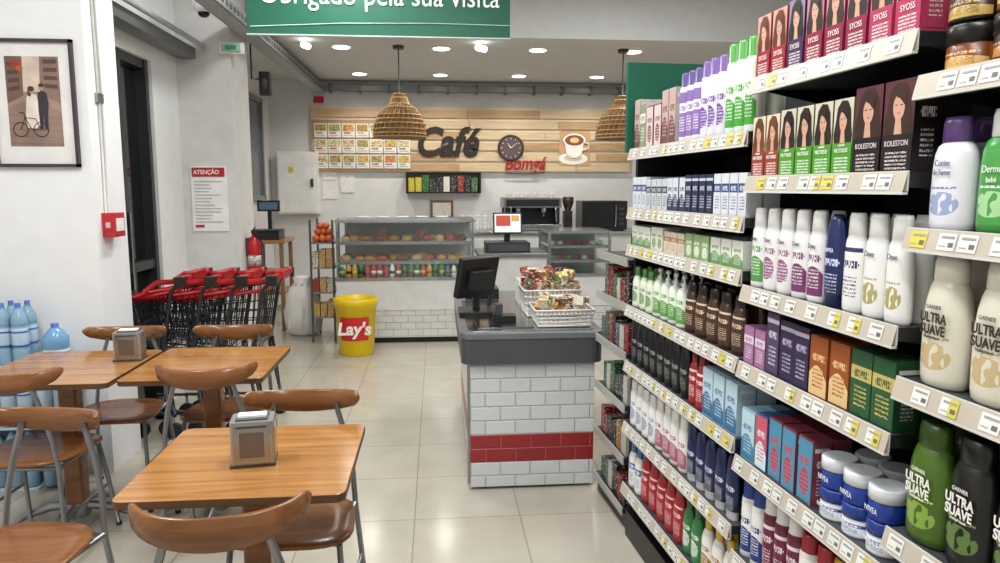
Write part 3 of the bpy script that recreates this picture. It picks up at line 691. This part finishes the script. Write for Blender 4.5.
# ------------------------------------------------------------------ checkout counter
BR2 = brick('checkout_brick_tile', .155, .0735, '#d6d8da', '#bcbec0', (.147, .294, '#98222a'))
b = MB()
b.box(.16, .80, 3.56, 5.0, .015, .68, BR2); b.box(.19, .77, 3.60, 4.97, 0, .015, BLKM)
b.prism([(p[0], p[1]) for p in rrect(.115, .84, 3.53, 5.03, .06)], .67, .80, C('#4c4f52', .35, .1)); b.prism(rrect(.11, .845, 3.525, 5.035, .065), .80, .83, C('#75787b', .3, .3))
b.prism(rrect(.15, .80, 3.58, 4.6, .03), .829, .834, C('#a4a7aa', .22, 1.0)); b.prism(rrect(.2, .5, 3.64, 3.92, .02), .834, .838, C('#8f9295', .18, 1.0))
b.box(.145, .16, 3.565, 3.6, .03, .67, ALU)
b.done('checkout_counter', .006)
b = MB()
b.box(.12, .34, 3.98, 4.2, .834, .86, BLK); b.box(.2, .24, 4.08, 4.12, .86, 1.0, BLK)
b.T = Matrix.Translation((.22, 4.06, 1.04)) @ Matrix.Rotation(math.radians(40), 4, 'Z') @ Matrix.Rotation(math.radians(14), 4, 'X')
b.box(-.14, .14, -.02, .02, -.1, .13, BLK); b.box(-.125, .125, .02, .024, -.085, .115, emis('#8fa4b5', .4)); b.box(-.08, .08, -.05, -.02, -.05, .06, C('#232426', .5))
b.T = Matrix.Identity(4)
b.tube([(.3, 4.2, .86), (.33, 4.22, 1.0), (.3, 4.15, 1.08)], .012, BLK, 8); b.box(.30, .42, 3.8, 3.9, .834, .87, BLK); b.box(.31, .35, 3.82, 3.88, .87, .93, DKGREY)
b.done('checkout_monitor', .004)
b = MB(); wh = C('#dcd8d0', .45)
def basket(x0, x1, y0, y1, z0, z1):
    for k in range(5):
        z = z0+(z1-z0)*k/4; e = .02*k/4
        b.tube([(x0-e, y0-e, z), (x1+e, y0-e, z), (x1+e, y1+e, z), (x0-e, y1+e, z)], .006, wh, 5, True)
    for i in range(13):
        x = x0+(x1-x0)*i/12; b.tube([(x, y0, z0), (x, y0-.02, z1)], .004, wh, 4); b.tube([(x, y1, z0), (x, y1+.02, z1)], .004, wh, 4)
    for i in range(8):
        y = y0+(y1-y0)*i/7; b.tube([(x0, y, z0), (x0-.02, y, z1)], .004, wh, 4); b.tube([(x1, y, z0), (x1+.02, y, z1)], .004, wh, 4)
    b.box(x0, x1, y0, y1, z0, z0+.006, wh)
basket(.52, .79, 3.64, 3.86, .842, .925); basket(.50, .78, 3.95, 4.2, .842, .985)
for i in range(84):
    top = i % 2
    x = R.uniform(.54, .77) if top else R.uniform(.50, .78); y = R.uniform(3.68, 3.83) if top else R.uniform(3.97, 4.18); z = .92+R.uniform(0, .05) if top else .99+R.uniform(0, .09)
    b.T = Matrix.Translation((x, y, z)) @ Matrix.Rotation(R.uniform(0, 3.1), 4, 'Z') @ Matrix.Rotation(R.uniform(-.9, .9), 4, 'X')
    h = R.choice(['#5d3a20', '#a8824a', '#4a7040', '#a23a2f', '#c9ac5a', '#d8d2c2', '#b9803a', '#c8b79a', '#8a6a48', '#d9c8a0'])
    b.prism([(-.035, -.008), (.035, -.008), (.035, .008), (-.035, .008)], -.024, .024, P(h, '#eae2d0', 1, .58))
b.T = Matrix.Identity(4)
b.done('snack_basket')
b = MB()
b.box(.50, .74, 4.35, 4.6, .834, .97, C('#d8d6cf', .5)); b.box(.5, .74, 4.35, 4.6, .97, .98, P('#d8cfa8', '#6a8c5a', .8)); b.box(.18, .4, 4.65, 4.85, .83, .9, BLK); b.done('counter_display_box', .004)

# ------------------------------------------------------------------ supermarket shelving (rotated 3.8 deg)
P_old = P
G = Matrix.Rotation(math.radians(3.8), 4, 'Z'); D = 1.0
mods = {1: (.35, 1.285, [1.76, 1.47, 1.17, .85, .55, .22]),
        2: (1.285, 1.94, [1.85, 1.58, 1.27, 1.045, .76, .46, .2]),
        3: (1.94, 2.96, [1.71, 1.465, 1.31, 1.05, .805, .53, .25])}
SH = C('#1d1e20', .45); RAIL = C('#bfb4a4', .35); TAGW = C('#e4e3de', .4); TAGY = C('#d9c94a', .4); SHT = C('#3c3d40', .45)
b = MB(); b.T = G
b.box(D+.44, D+.48, .33, 2.98, 0, 2.05, BLKM)
for s in (.33, 1.275, 1.93, 2.95): b.box(D+.40, D+.46, s, s+.03, 0, 2.06, BLK)
b.box(D+.03, D+.44, .35, 2.96, 0, .12, BLK)
for k, (s0, s1, zs) in mods.items():
    for z in zs:
        b.box(D+.012, D+.44, s0+.005, s1-.005, z-.028, z, SH); b.box(D+.014, D+.43, s0+.006, s1-.006, z-.0005, z+.001, SHT)
        b.poly([(D, s1-.004, z-.038), (D, s0+.004, z-.038), (D+.010, s0+.004, z+.003), (D+.010, s1-.004, z+.003)], RAIL)
        b.box(D+.0, D+.012, s0+.004, s1-.004, z-.042, z-.037, C('#d9d6cf', .3)); b.box(D+.010, D+.013, s0+.004, s1-.004, z-.036, z+.005, C('#d9d6cf', .3))
        s = s0+R.uniform(.02, .05)
        def pr(t, sv, off): return (D+.010*t-off, sv, z-.038+.041*t)
        while s < s1-.06:
            wd = .042; rn = R.random(); m = TAGY if rn < .08 else TAGW
            b.poly([pr(.14, s+wd, .0012), pr(.14, s, .0012), pr(.9, s, .0012), pr(.9, s+wd, .0012)], m)
            if rn > .85: b.poly([pr(.14, s+wd*.5, .0016), pr(.14, s, .0016), pr(.9, s, .0016), pr(.9, s+wd*.5, .0016)], TAGY)
            for (t0, t1, f0, f1, hh) in ((.68, .78, .1, .85, '#9a9a96'), (.30, .50, .10, .38, '#6a6a66'), (.3, .36, .52, .9, '#b0b0aa')):
                b.poly([pr(t0, s+wd*f1, .002), pr(t0, s+wd*f0, .002), pr(t1, s+wd*f0, .002), pr(t1, s+wd*f1, .002)], C(hh))
            s += wd+R.choice([.006, .015, .03, .05])
    for z in zs:
        for s in (s0+.004, s1-.012): b.poly([(D+.03, s, z-.028), (D+.42, s, z-.028), (D+.42, s, z-.1)], BLK)
b.box(D+.0, D+.48, 2.965, 2.99, 1.70, 2.07, C('#0b5b43', .5)); b.box(D+.05, D+.48, 2.965, 2.99, 0, 1.70, C('#101112', .5))
b.done('supermarket_shelving')

prof_b = {
 'shampoo': ([(.88, 0), (1, .03), (1, .08), (1, .3), (1.0, .52), (.96, .62), (.84, .70), (.62, .77), (.50, .79), (.54, .795), (.54, .965), (.46, 1.0)], 8, .62),
 'lotion':  ([(.85, 0), (.97, .03), (1, .08), (1, .35), (.97, .62), (.90, .72), (.74, .78), (.78, .785), (.72, .96), (.62, 1.0)], 6, .6),
 'flip':    ([(.8, 0), (.84, .02), (.86, .14), (.92, .145), (1, .35), (1, .6), (.92, .8), (.75, .93), (.4, 1.0)], 99, .55),
 'spray':   ([(.95, 0), (1, .015), (1, .08), (1, .72), (.93, .79), (.86, .80), (.84, .97), (.7, 1.0)], 4, 1),
 'pump':    ([(.92, 0), (1, .03), (1, .08), (1, .6), (.8, .72), (.35, .76), (.4, .78), (.38, .84), (.15, .85), (.15, .92), (.34, .93), (.34, 1.0)], 5, .8),
 'jar':     ([(.9, 0), (.97, .04), (.97, .08), (.97, .55), (.9, .58), (1.02, .6), (1.02, .95), (.95, 1.0)], 4, 1),
 'garnier': ([(.80, 0), (.93, .02), (.98, .08), (1, .22), (1, .42), (.98, .54), (.92, .65), (.82, .74), (.72, .79), (.66, .80), (.70, .805), (.68, .93), (.62, .985), (.46, 1.0)], 9, .62),
 'baby':    ([(.86, 0), (.97, .02), (1, .08), (1, .30), (.98, .55), (.92, .68), (.80, .75), (.62, .78), (.66, .785), (.64, .95), (.56, 1.0)], 7, .58),
}
def bottle(b, x, y, z, kind, h, w, body, cap, label, back=False):
    prof, ci, el = prof_b[kind]
    pr = [(r*w/2, q*h) for r, q in prof]
    bm, cm, lb = C(body, .28), C(cap, .3), label
    hi = .56 if kind == 'jar' else .72
    def mf(i, a):
        if kind == 'flip' and i <= 1: return cm
        if i >= ci: return cm
        q0, q1 = prof[i][1], prof[i+1][1]
        if lb and not back and q0 >= .075 and q1 <= hi+.001 and abs(a-math.pi) < 1.32: return lb
        return bm
    def uvf(a, zz): return ((a-math.pi)/-2.7+.5, (zz/h-.08)/(hi-.10))
    b.lathe(x, y, z, pr, bm, 10 if back else 20, el, 1, matf=mf, uvf=None if back else uvf)
UV4 = [(0, 0), (1, 0), (1, 1), (0, 1)]
def carton(b, x, y, z, h, w, d, body, art, back=False):
    b.box(x-d/2, x+d/2, y-w/2, y+w/2, z, z+h, C(body, .35))
    if back: return
    F = Matrix(((0,0,-1,x-d/2),(-1,0,0,y),(0,1,0,z),(0,0,0,1)))
    old = b.T.copy(); b.T = old @ F
    art(b, w, h); b.T = old
    S = Matrix(((1,0,0,x),(0,0,-1,y-w/2),(0,1,0,z),(0,0,0,1)))
    b.T = old @ S
    b.poly([(-d*.4, h*.05, .001), (d*.4, h*.05, .001), (d*.4, h*.95, .001), (-d*.4, h*.95, .001)], LB(body, '#d9d4cc' , 3), UV4); b.T = old
def q2(b, x0, x1, y0, y1, m, zz=.001): b.poly([(x0, y0, zz), (x1, y0, zz), (x1, y1, zz), (x0, y1, zz)], m, UV4)
def art_dye(low, hair, skin='#cf9f86', bg='#c3b2a6', title='#f3f1e6'):
    def f(b, w, h):
        q2(b, -w/2, w/2, h*.36, h, C(bg, .35), .0008)
        hm = C(hair, .35, 0, .35)
        b.poly([(-w*.44, h*.38, .0012), (w*.46, h*.38, .0012), (w*.49, h*.52, .0012), (w*.42, h*.66, .0012), (w*.38, h*.84, .0012), (w*.20, h*.965, .0012), (-w*.10, h*.98, .0012), (-w*.32, h*.89, .0012), (-w*.37, h*.74, .0012), (-w*.48, h*.54, .0012)], hm)
        b.poly([(-w*.12, h*.42, .0016), (w*.14, h*.42, .0016), (w*.08, h*.62, .0016), (-w*.08, h*.62, .0016)], C(skin, .5))
        b.poly([(w*.195*math.cos(t)+.01*w, h*(.72+.135*math.sin(t)*(1.0 if math.sin(t) > 0 else 1.12)), .0018) for t in [i*math.pi/10 for i in range(20)]], C(skin, .5, 0, .12))
        b.poly([(-w*.20, h*.76, .0020), (-w*.10, h*.83, .0020), (w*.04, h*.80, .0020), (w*.21, h*.72, .0020), (w*.24, h*.86, .0020), (0, h*.91, .0020), (-w*.22, h*.88, .0020)], hm)
        for sx in (-1, 1): q2(b, sx*w*.085-w*.032, sx*w*.085+w*.032+.01*w, h*.728, h*.740, C('#3a2a24'), .0021)
        q2(b, -.04*w, w*.06, h*.642, h*.654, C('#a85a52'), .0021)
        q2(b, -w/2, w/2, 0, h*.42, LB(low, title, 6, 10), .002)
    return f
def art_plain(band, ink, st=None):
    def f(b, w, h): q2(b, -w*.49, w*.49, h*.03, h*.97, LB(band, ink, st, 14), .001)
    return f
def shelf_run(name, s0, s1, z, items, rows=2, gap=.004, jit=.004):
    b = MB(); b.T = G; s = s0; i = 0; hooks = []; sel = []
    tot = 0
    while True:
        it = items[i % len(items)]
        if tot+it[2]+gap > s1-s0: break
        sel.append(it); tot += it[2]+gap; i += 1
    g2 = gap+(s1-s0-tot)/max(1, len(sel))
    for it in sel:
        kind, h, w = it[0], it[1], it[2]; s += g2/2; j0 = R.uniform(0, jit)
        if kind == 'box':
            d = it[5] if len(it) > 5 else .08
            for r in range(rows): carton(b, D+.022+d/2+r*(d+.004)+(j0 if r == 0 else jit), s+w/2, z+.001, h, w, d, it[3], it[4], r > 0)
        else:
            el = prof_b[kind][2]; dd = w*el
            for r in range(rows): bottle(b, D+.022+dd/2+r*(dd+.008)+(j0 if r == 0 else jit), s+w/2, z+.001, kind, h, w, it[3], it[4], it[5], r > 0)
        hooks.append((s+w/2, D+.022+j0, h, w, it))
        s += w+g2/2
    return b.done(name), hooks
def rep(*gr):
    o = []
    for n, it in gr: o += [it]*n
    return o
PW = lambda ink, st=None: LB('#eceae6', ink, st)
# module 3 (far)
z = mods[3][2]; a, e = 1.96, 2.945
shelf_run('hair_spray_bottles', a, 2.50, z[0], rep((3, ('spray', .27, .055, '#e3ebdf', '#4c9a3c', LB('#e3ebdf', '#4aa03a', 2))), (3, ('spray', .25, .055, '#dedae4', '#6d4d92', LB('#dedae4', '#6d3d9a', 1))), (3, ('spray', .24, .055, '#e4e4e8', '#4d3d7a', LB('#8a6cab', '#f0ecf4', 0)))))
shelf_run('hair_brush_packs', 2.50, e, z[0], rep((2, ('box', .2, .06, '#b9b3ad', art_plain('#c8a9a4', '#7a4a4a', 2), .05)), (2, ('box', .16, .07, '#8f4b52', art_plain('#d9cac4', '#8a4a4f', 1), .05)), (1, ('box', .18, .06, '#c9c3b6', art_plain('#8f9a7a', '#e6e6d8', 0), .05))))
shelf_run('deodorant_boxes', a, e, z[1], rep((4, ('box', .13, .05, '#dadce2', art_plain('#dadce2', '#2d4a86', 0), .05)), (4, ('box', .13, .05, '#1d2946', art_plain('#1d2946', '#c9cdda', 3), .05)), (3, ('box', .125, .05, '#4d5d75', art_plain('#d6d8de', '#2d3a5a', 2), .05)), (4, ('box', .12, .05, '#c6c9ce', art_plain('#c9ccd2', '#323a4a', 0), .05))), 2)
shelf_run('soap_packs', a, e, z[2], rep((3, ('box', .085, .07, '#d9dbcf', art_plain('#e3e4da', '#6a9a58', 2), .07)), (3, ('box', .085, .06, '#8fae78', art_plain('#93b07c', '#eef0e2', 1), .07)), (3, ('box', .08, .06, '#dccfbc', art_plain('#dccfbc', '#a9744a', 0), .07)), (2, ('box', .09, .06, '#d6d8d0', art_plain('#dcdfce', '#6a7f3a', 1), .07))), 2)
shelf_run('shower_gel_bottles', a, e, z[3], rep((5, ('garnier', .18, .078, '#3f271f', '#241814', LB('#4a2f24', '#d9c4a4', 3))), (4, ('pump', .19, .068, '#dfe2d9', '#dcdcd7', LB('#e0e6d6', '#5f9a4a', 2))), (4, ('shampoo', .17, .068, '#d0dabd', '#5a8f4f', LB('#dde3cf', '#5f8a4a', 1)))), 2)
shelf_run('mens_shower_gel_bottles', a, e, z[4], rep((3, ('box', .16, .075, '#a9c4d1', art_plain('#bcd4df', '#2f6a98', 2), .06)), (2, ('shampoo', .19, .06, '#a3232a', '#7a1a1f', LB('#a3232a', '#f0e6e0', 3))), (8, ('flip', .20, .068, '#131416', '#1d1e21', LB('#151618', '#9a9a9a', 3)))), 2)
shelf_run('body_lotion_bottles', a, e, z[5], rep((5, ('flip', .205, .068, '#16234f', '#dcdce2', LB('#16234f', '#d9dbe6', 3))), (4, ('lotion', .21, .068, '#e4e2de', '#e0dcd8', PW('#b0607a', 2))), (5, ('lotion', .20, .068, '#e4e3df', '#dededb', PW('#8a9ab8', 1)))), 2)
shelf_run('shampoo_bottles', a, e, z[6], rep((3, ('shampoo', .21, .07, '#dcd8d0', '#cfa33a', PW('#a8792a', 2))), (2, ('shampoo', .21, .07, '#2f7a45', '#1d5a2f', LB('#2f7a45', '#e6ecd8', 1))), (5, ('garnier', .22, .078, '#a81f28', '#7e161d', LB('#a81f28', '#f0d0d0', 3))), (4, ('shampoo', .2, .07, '#dcd8d0', '#3b70a8', PW('#3a6fb0', 0)))), 2)
# module 2 (middle)
z = mods[2][2]; a, e = 1.295, 1.935
oA, hA = shelf_run('hair_dye_boxes', a, e, z[0], rep((2, ('box', .17, .070, '#b03a5a', art_dye('#b5325c', '#3a2018', bg='#d8a8b0'), .06)), (3, ('box', .17, .07, '#8a1f42', art_dye('#8f1d40', '#2f1a14', bg='#b87a88'), .06)), (1, ('box', .17, .07, '#4d2658', art_dye('#4a2454', '#1c1312', bg='#8f7a98'), .06)), (2, ('box', .165, .068, '#a8283a', art_dye('#a0243a', '#6a3018', bg='#d0a090'), .06)), (1, ('box', .165, .066, '#5f2a68', art_dye('#5c2866', '#3a2018', bg='#b89aa8'), .06))), 2, .003, 0)
oB, hB = shelf_run('hair_dye_boxes', a, e, z[1], rep((2, ('box', .185, .088, '#1f1519', art_dye('#1b1215', '#3a2016', bg='#5b2a34', title='#d8c8c8'), .06)), (4, ('box', .17, .070, '#4f8a33', art_dye('#4f9a2c', '#2b1a14', bg='#d2c6b4'), .06)), (2, ('box', .165, .066, '#8f6a3a', art_dye('#9c3a30', '#6a4022', bg='#e0cdb8'), .06))), 2, .003, 0)
oC, hC = shelf_run('body_lotion_bottles', a, e, z[2], rep((2, ('lotion', .225, .068, '#e6e5e2', '#e4e3e0', PW('#b0a468', 5))), (1, ('lotion', .225, .066, '#e6e5e2', '#e4e3e0', PW('#3a2f6a', 3))), (1, ('flip', .22, .068, '#1a2558', '#141c46', LB('#1a2558', '#d6daf0', 3))), (2, ('lotion', .225, .066, '#e8e7e5', '#e5e4e1', LB('#e8e7e5', '#7a3a68', 2))), (2, ('lotion', .225, .066, '#e8e7e5', '#e5e4e1', LB('#e8e7e5', '#9a5a86', 1))), (1, ('lotion', .225, .066, '#e8e7e5', '#e5e4e1', LB('#e8e7e5', '#5a9a4a', 2)))), 2, .003, 0)
shelf_run('face_cream_boxes', a, e, z[3], rep((2, ('box', .15, .070, '#244d30', art_plain('#2a5a38', '#c9b46a', 0), .06)), (2, ('box', .15, .072, '#8f4a26', art_plain('#9c522a', '#e8c48a', 2), .06)), (2, ('box', .16, .066, '#2f2640', art_plain('#352a48', '#b9aecb', 3), .06)), (1, ('box', .17, .06, '#4a3a58', art_plain('#544264', '#d9d0e2', 3), .06)), (2, ('box', .11, .055, '#9a6a92', art_plain('#a8749c', '#e8d6e4', 0), .06))), 2)
oD, hD = shelf_run('cream_jars', 1.30, 1.56, z[4], rep((3, ('jar', .075, .08, '#dcdfe6', '#1c3a8c', LB('#e4e6ea', '#1c3a8c', 0)))), 2, .004, 0)
oE, hE = shelf_run('cream_jars', 1.30, 1.56, z[4]+.077, rep((3, ('jar', .075, .08, '#1c3a8c', '#e3e5ea', C('#1c3a8c', .3)))), 2, .004, 0)
shelf_run('razor_packs', 1.565, e, z[4], rep((3, ('box', .17, .062, '#7f3a48', art_plain('#4a8fb0', '#c43a4a', 1), .05)), (1, ('box', .16, .06, '#3a5a8a', art_plain('#d0546a', '#dfe8f0', 2), .05)), (2, ('box', .15, .075, '#98bccb', art_plain('#bcd8e2', '#3f80a8', 2), .06))), 2)
shelf_run('hair_mousse_cans', a, e, z[5], rep((3, ('spray', .22, .06, '#dfdcd4', '#b8902f', PW('#a07c2a', 0))), (2, ('spray', .22, .06, '#dad6cd', '#98202a', PW('#98202a', 2))), (3, ('spray', .24, .055, '#641a32', '#d9d4d0', LB('#6f2040', '#ead8dc', 3))), (2, ('spray', .23, .058, '#dddcd8', '#1f3a80', PW('#1f3a84', 2)))), 2)
shelf_run('shampoo_bottles', a, e, z[6], rep((3, ('shampoo', .2, .07, '#c4a53a', '#7a5f1a', LB('#cdb048', '#5a3f1a', 1))), (3, ('shampoo', .2, .07, '#e2e1dd', '#a8202a', PW('#a8202a', 2)))), 2)
# module 1 (near)
z = mods[1][2]; a, e = .40, 1.27
shelf_run('hair_mask_jars', a, e, z[0], rep((1, ('jar', .085, .10, '#1d1310', '#14100e', LB('#2a1a14', '#c8843a', 1))), (1, ('jar', .085, .10, '#a85c22', '#14100e', LB('#7a3a16', '#e0b468', 2)))), 2)
shelf_run('hair_mask_jars', a, e, z[0]+.088, rep((1, ('jar', .085, .10, '#7d3a1c', '#1a1412', LB('#6f3018', '#e0b870', 1))), (1, ('jar', .085, .10, '#241612', '#14100e', LB('#3a2018', '#c0a050', 2)))), 1)
# far end of this shelf carries white/purple bottles, nearer ones are green
oF, hF = shelf_run('baby_shampoo_bottles', 1.16, e, z[1], [('baby', .21, .098, '#e2e0e5', '#5f3f7c', LB('#e2e0e5', '#6a7aa8', 5, 16, '#9aa8cc'))], 2, .003, 0)
oG, hG = shelf_run('baby_shampoo_bottles', a, 1.155, z[1], [('baby', .215, .10, '#3f8f3f', '#dfe5dc', LB('#4a9a47', '#eaf4e2', 5, 16, '#a8d49a'))], 2, .003, 0)
o1, hk1 = shelf_run('conditioner_bottles', a, e, z[2], rep((8, ('garnier', .255, .106, '#ddd6c4', '#dfd9ca', LB('#ddd6c4', '#a8936a', 5, 16, '#c8b183')))), 2, .003, 0)
o2, hk2 = shelf_run('shampoo_bottles', a, 1.165, z[3], [('garnier', .250, .106, '#161615', '#121212', LB('#181716', '#8a9a5a', 5, 16, '#5d7a3a'))], 2, .003, 0)
o3, hk3 = shelf_run('shampoo_bottles', 1.16, e, z[3], [('garnier', .245, .108, '#46661a', '#35500f', LB('#46661a', '#c9d88a', 5, 16, '#86a844'))], 2, .001, 0)
shelf_run('shampoo_bottles', a, e, z[4], rep((4, ('shampoo', .22, .08, '#dcdad3', '#a8202a', PW('#a8202a')))), 2)
shelf_run('shampoo_bottles', a, e, z[5], rep((4, ('shampoo', .22, .08, '#2f5f98', '#dcdad3', LB('#2f5f98', '#e9e7e0', 3)))), 2)
def M_label(x, s, zz): return G @ Matrix.Translation((x, s, zz)) @ Matrix.Rotation(math.radians(-90), 4, 'Z') @ Matrix.Rotation(math.radians(90), 4, 'X')
def put(o, hooks, zz, col, rows, smin=0, filt=None, dx=.0015, sx=.82):
    for (s, x, h, w, it) in hooks:
        if s < smin or (filt and not filt(it)): continue
        for tx, sz, dz in rows:
            text('label_text', tx, C(col, .4), sz, M_label(x-dx, s, zz+dz*h), o, .0003, 0, .0008 if sz > .02 else 0, 'CENTER', sx)
gr = (('GARNIER', .011, .60), ('ULTRA', .026, .50), ('SUAVE', .026, .41), ('champô suave', .008, .375))
put(o1, hk1, z[2], '#3a2f26', gr, .9); put(o2, hk2, z[3], '#f2f0e6', gr, .9); put(o3, hk3, z[3], '#f2f0e6', gr, .9)
put(oF, hF, z[1], '#4a4a7a', (('Corine', .016, .58), ('de Farme', .014, .50))); put(oG, hG, z[1], '#f2f6ea', (('Dermo', .018, .50), ('bebé', .014, .42)), .9)
z = mods[2][2]
put(oB, hB, z[1], '#f5f3e6', (('NUTRISSE', .0135, .30), ('GARNIER', .007, .38)), 0, lambda it: it[3] != '#1f1519', .003, .85)
put(oB, hB, z[1], '#e6d8d8', (('KOLESTON', .016, .30),), 0, lambda it: it[3] == '#1f1519', .003, .85)
put(oA, hA, z[0], '#f5f3e6', (('SYOSS', .018, .29),), 0, None, .003, .85)
put(oD, hD, z[4], '#f2f3f6', (('NIVEA', .016, .36),), 0, None, .002); put(oE, hE, z[4]+.077, '#f2f3f6', (('NIVEA', .018, .24),), 0, None, .002)
put(oC, hC, z[2], '#2f3a6a', (('Dove', .017, .60),), 0, lambda it: it[0] == 'lotion' and it[5].name.find('3a2f6a') < 0, .0015)
put(oC, hC, z[2], '#eef0f8', (('NIVEA', .014, .60),), 0, lambda it: it[0] == 'flip', .0015)

# low rack at the end of the aisle
b = MB(); b.T = G
b.box(D+.30, D+.33, 3.0, 3.42, 0, 1.33, BLK)
for zz in (.1, .34, .58, .82, 1.04, 1.24):
    b.box(D+.03, D+.30, 3.0, 3.46, zz-.02, zz, SH); b.box(D+.024, D+.031, 3.0, 3.46, zz-.03, zz+.008, C('#a8a69f', .35))
for s in (3.0, 3.445): b.box(D+.20, D+.30, s, s+.015, 0, 1.33, BLK)
b.box(D+.05, D+.30, 3.0, 3.46, 0, .08, BLK)
b.done('snack_display_shelf')
b = MB(); b.T = G
for zz in (.1, .34, .58, .82, 1.04):
    s = 3.02
    while s < 3.38:
        w_ = R.uniform(.04, .07); hh = R.uniform(.1, .15)
        h = R.choice(['#7a2226', '#b8b4aa', '#2f5a34', '#1c1c1e', '#1c1c1e', '#8f6a2f', '#2a2a2c', '#54535a'])
        b.box(D+.045, D+.16, s, s+w_, zz+.001, zz+hh, P_old(h, '#cfc9bc', 1, .62)); s += w_+.006
b.done('chewing_gum_packs')

# ------------------------------------------------------------------ camera
cam = bpy.data.cameras.new('camera'); co = bpy.data.objects.new('camera', cam); scene.collection.objects.link(co)
cam.sensor_width = 36; cam.lens = 36*.72; cam.clip_start = .05
co.location = (0, 0, 1.55); co.rotation_euler = (math.radians(90-7.36), 0, math.radians(-5))
scene.camera = co
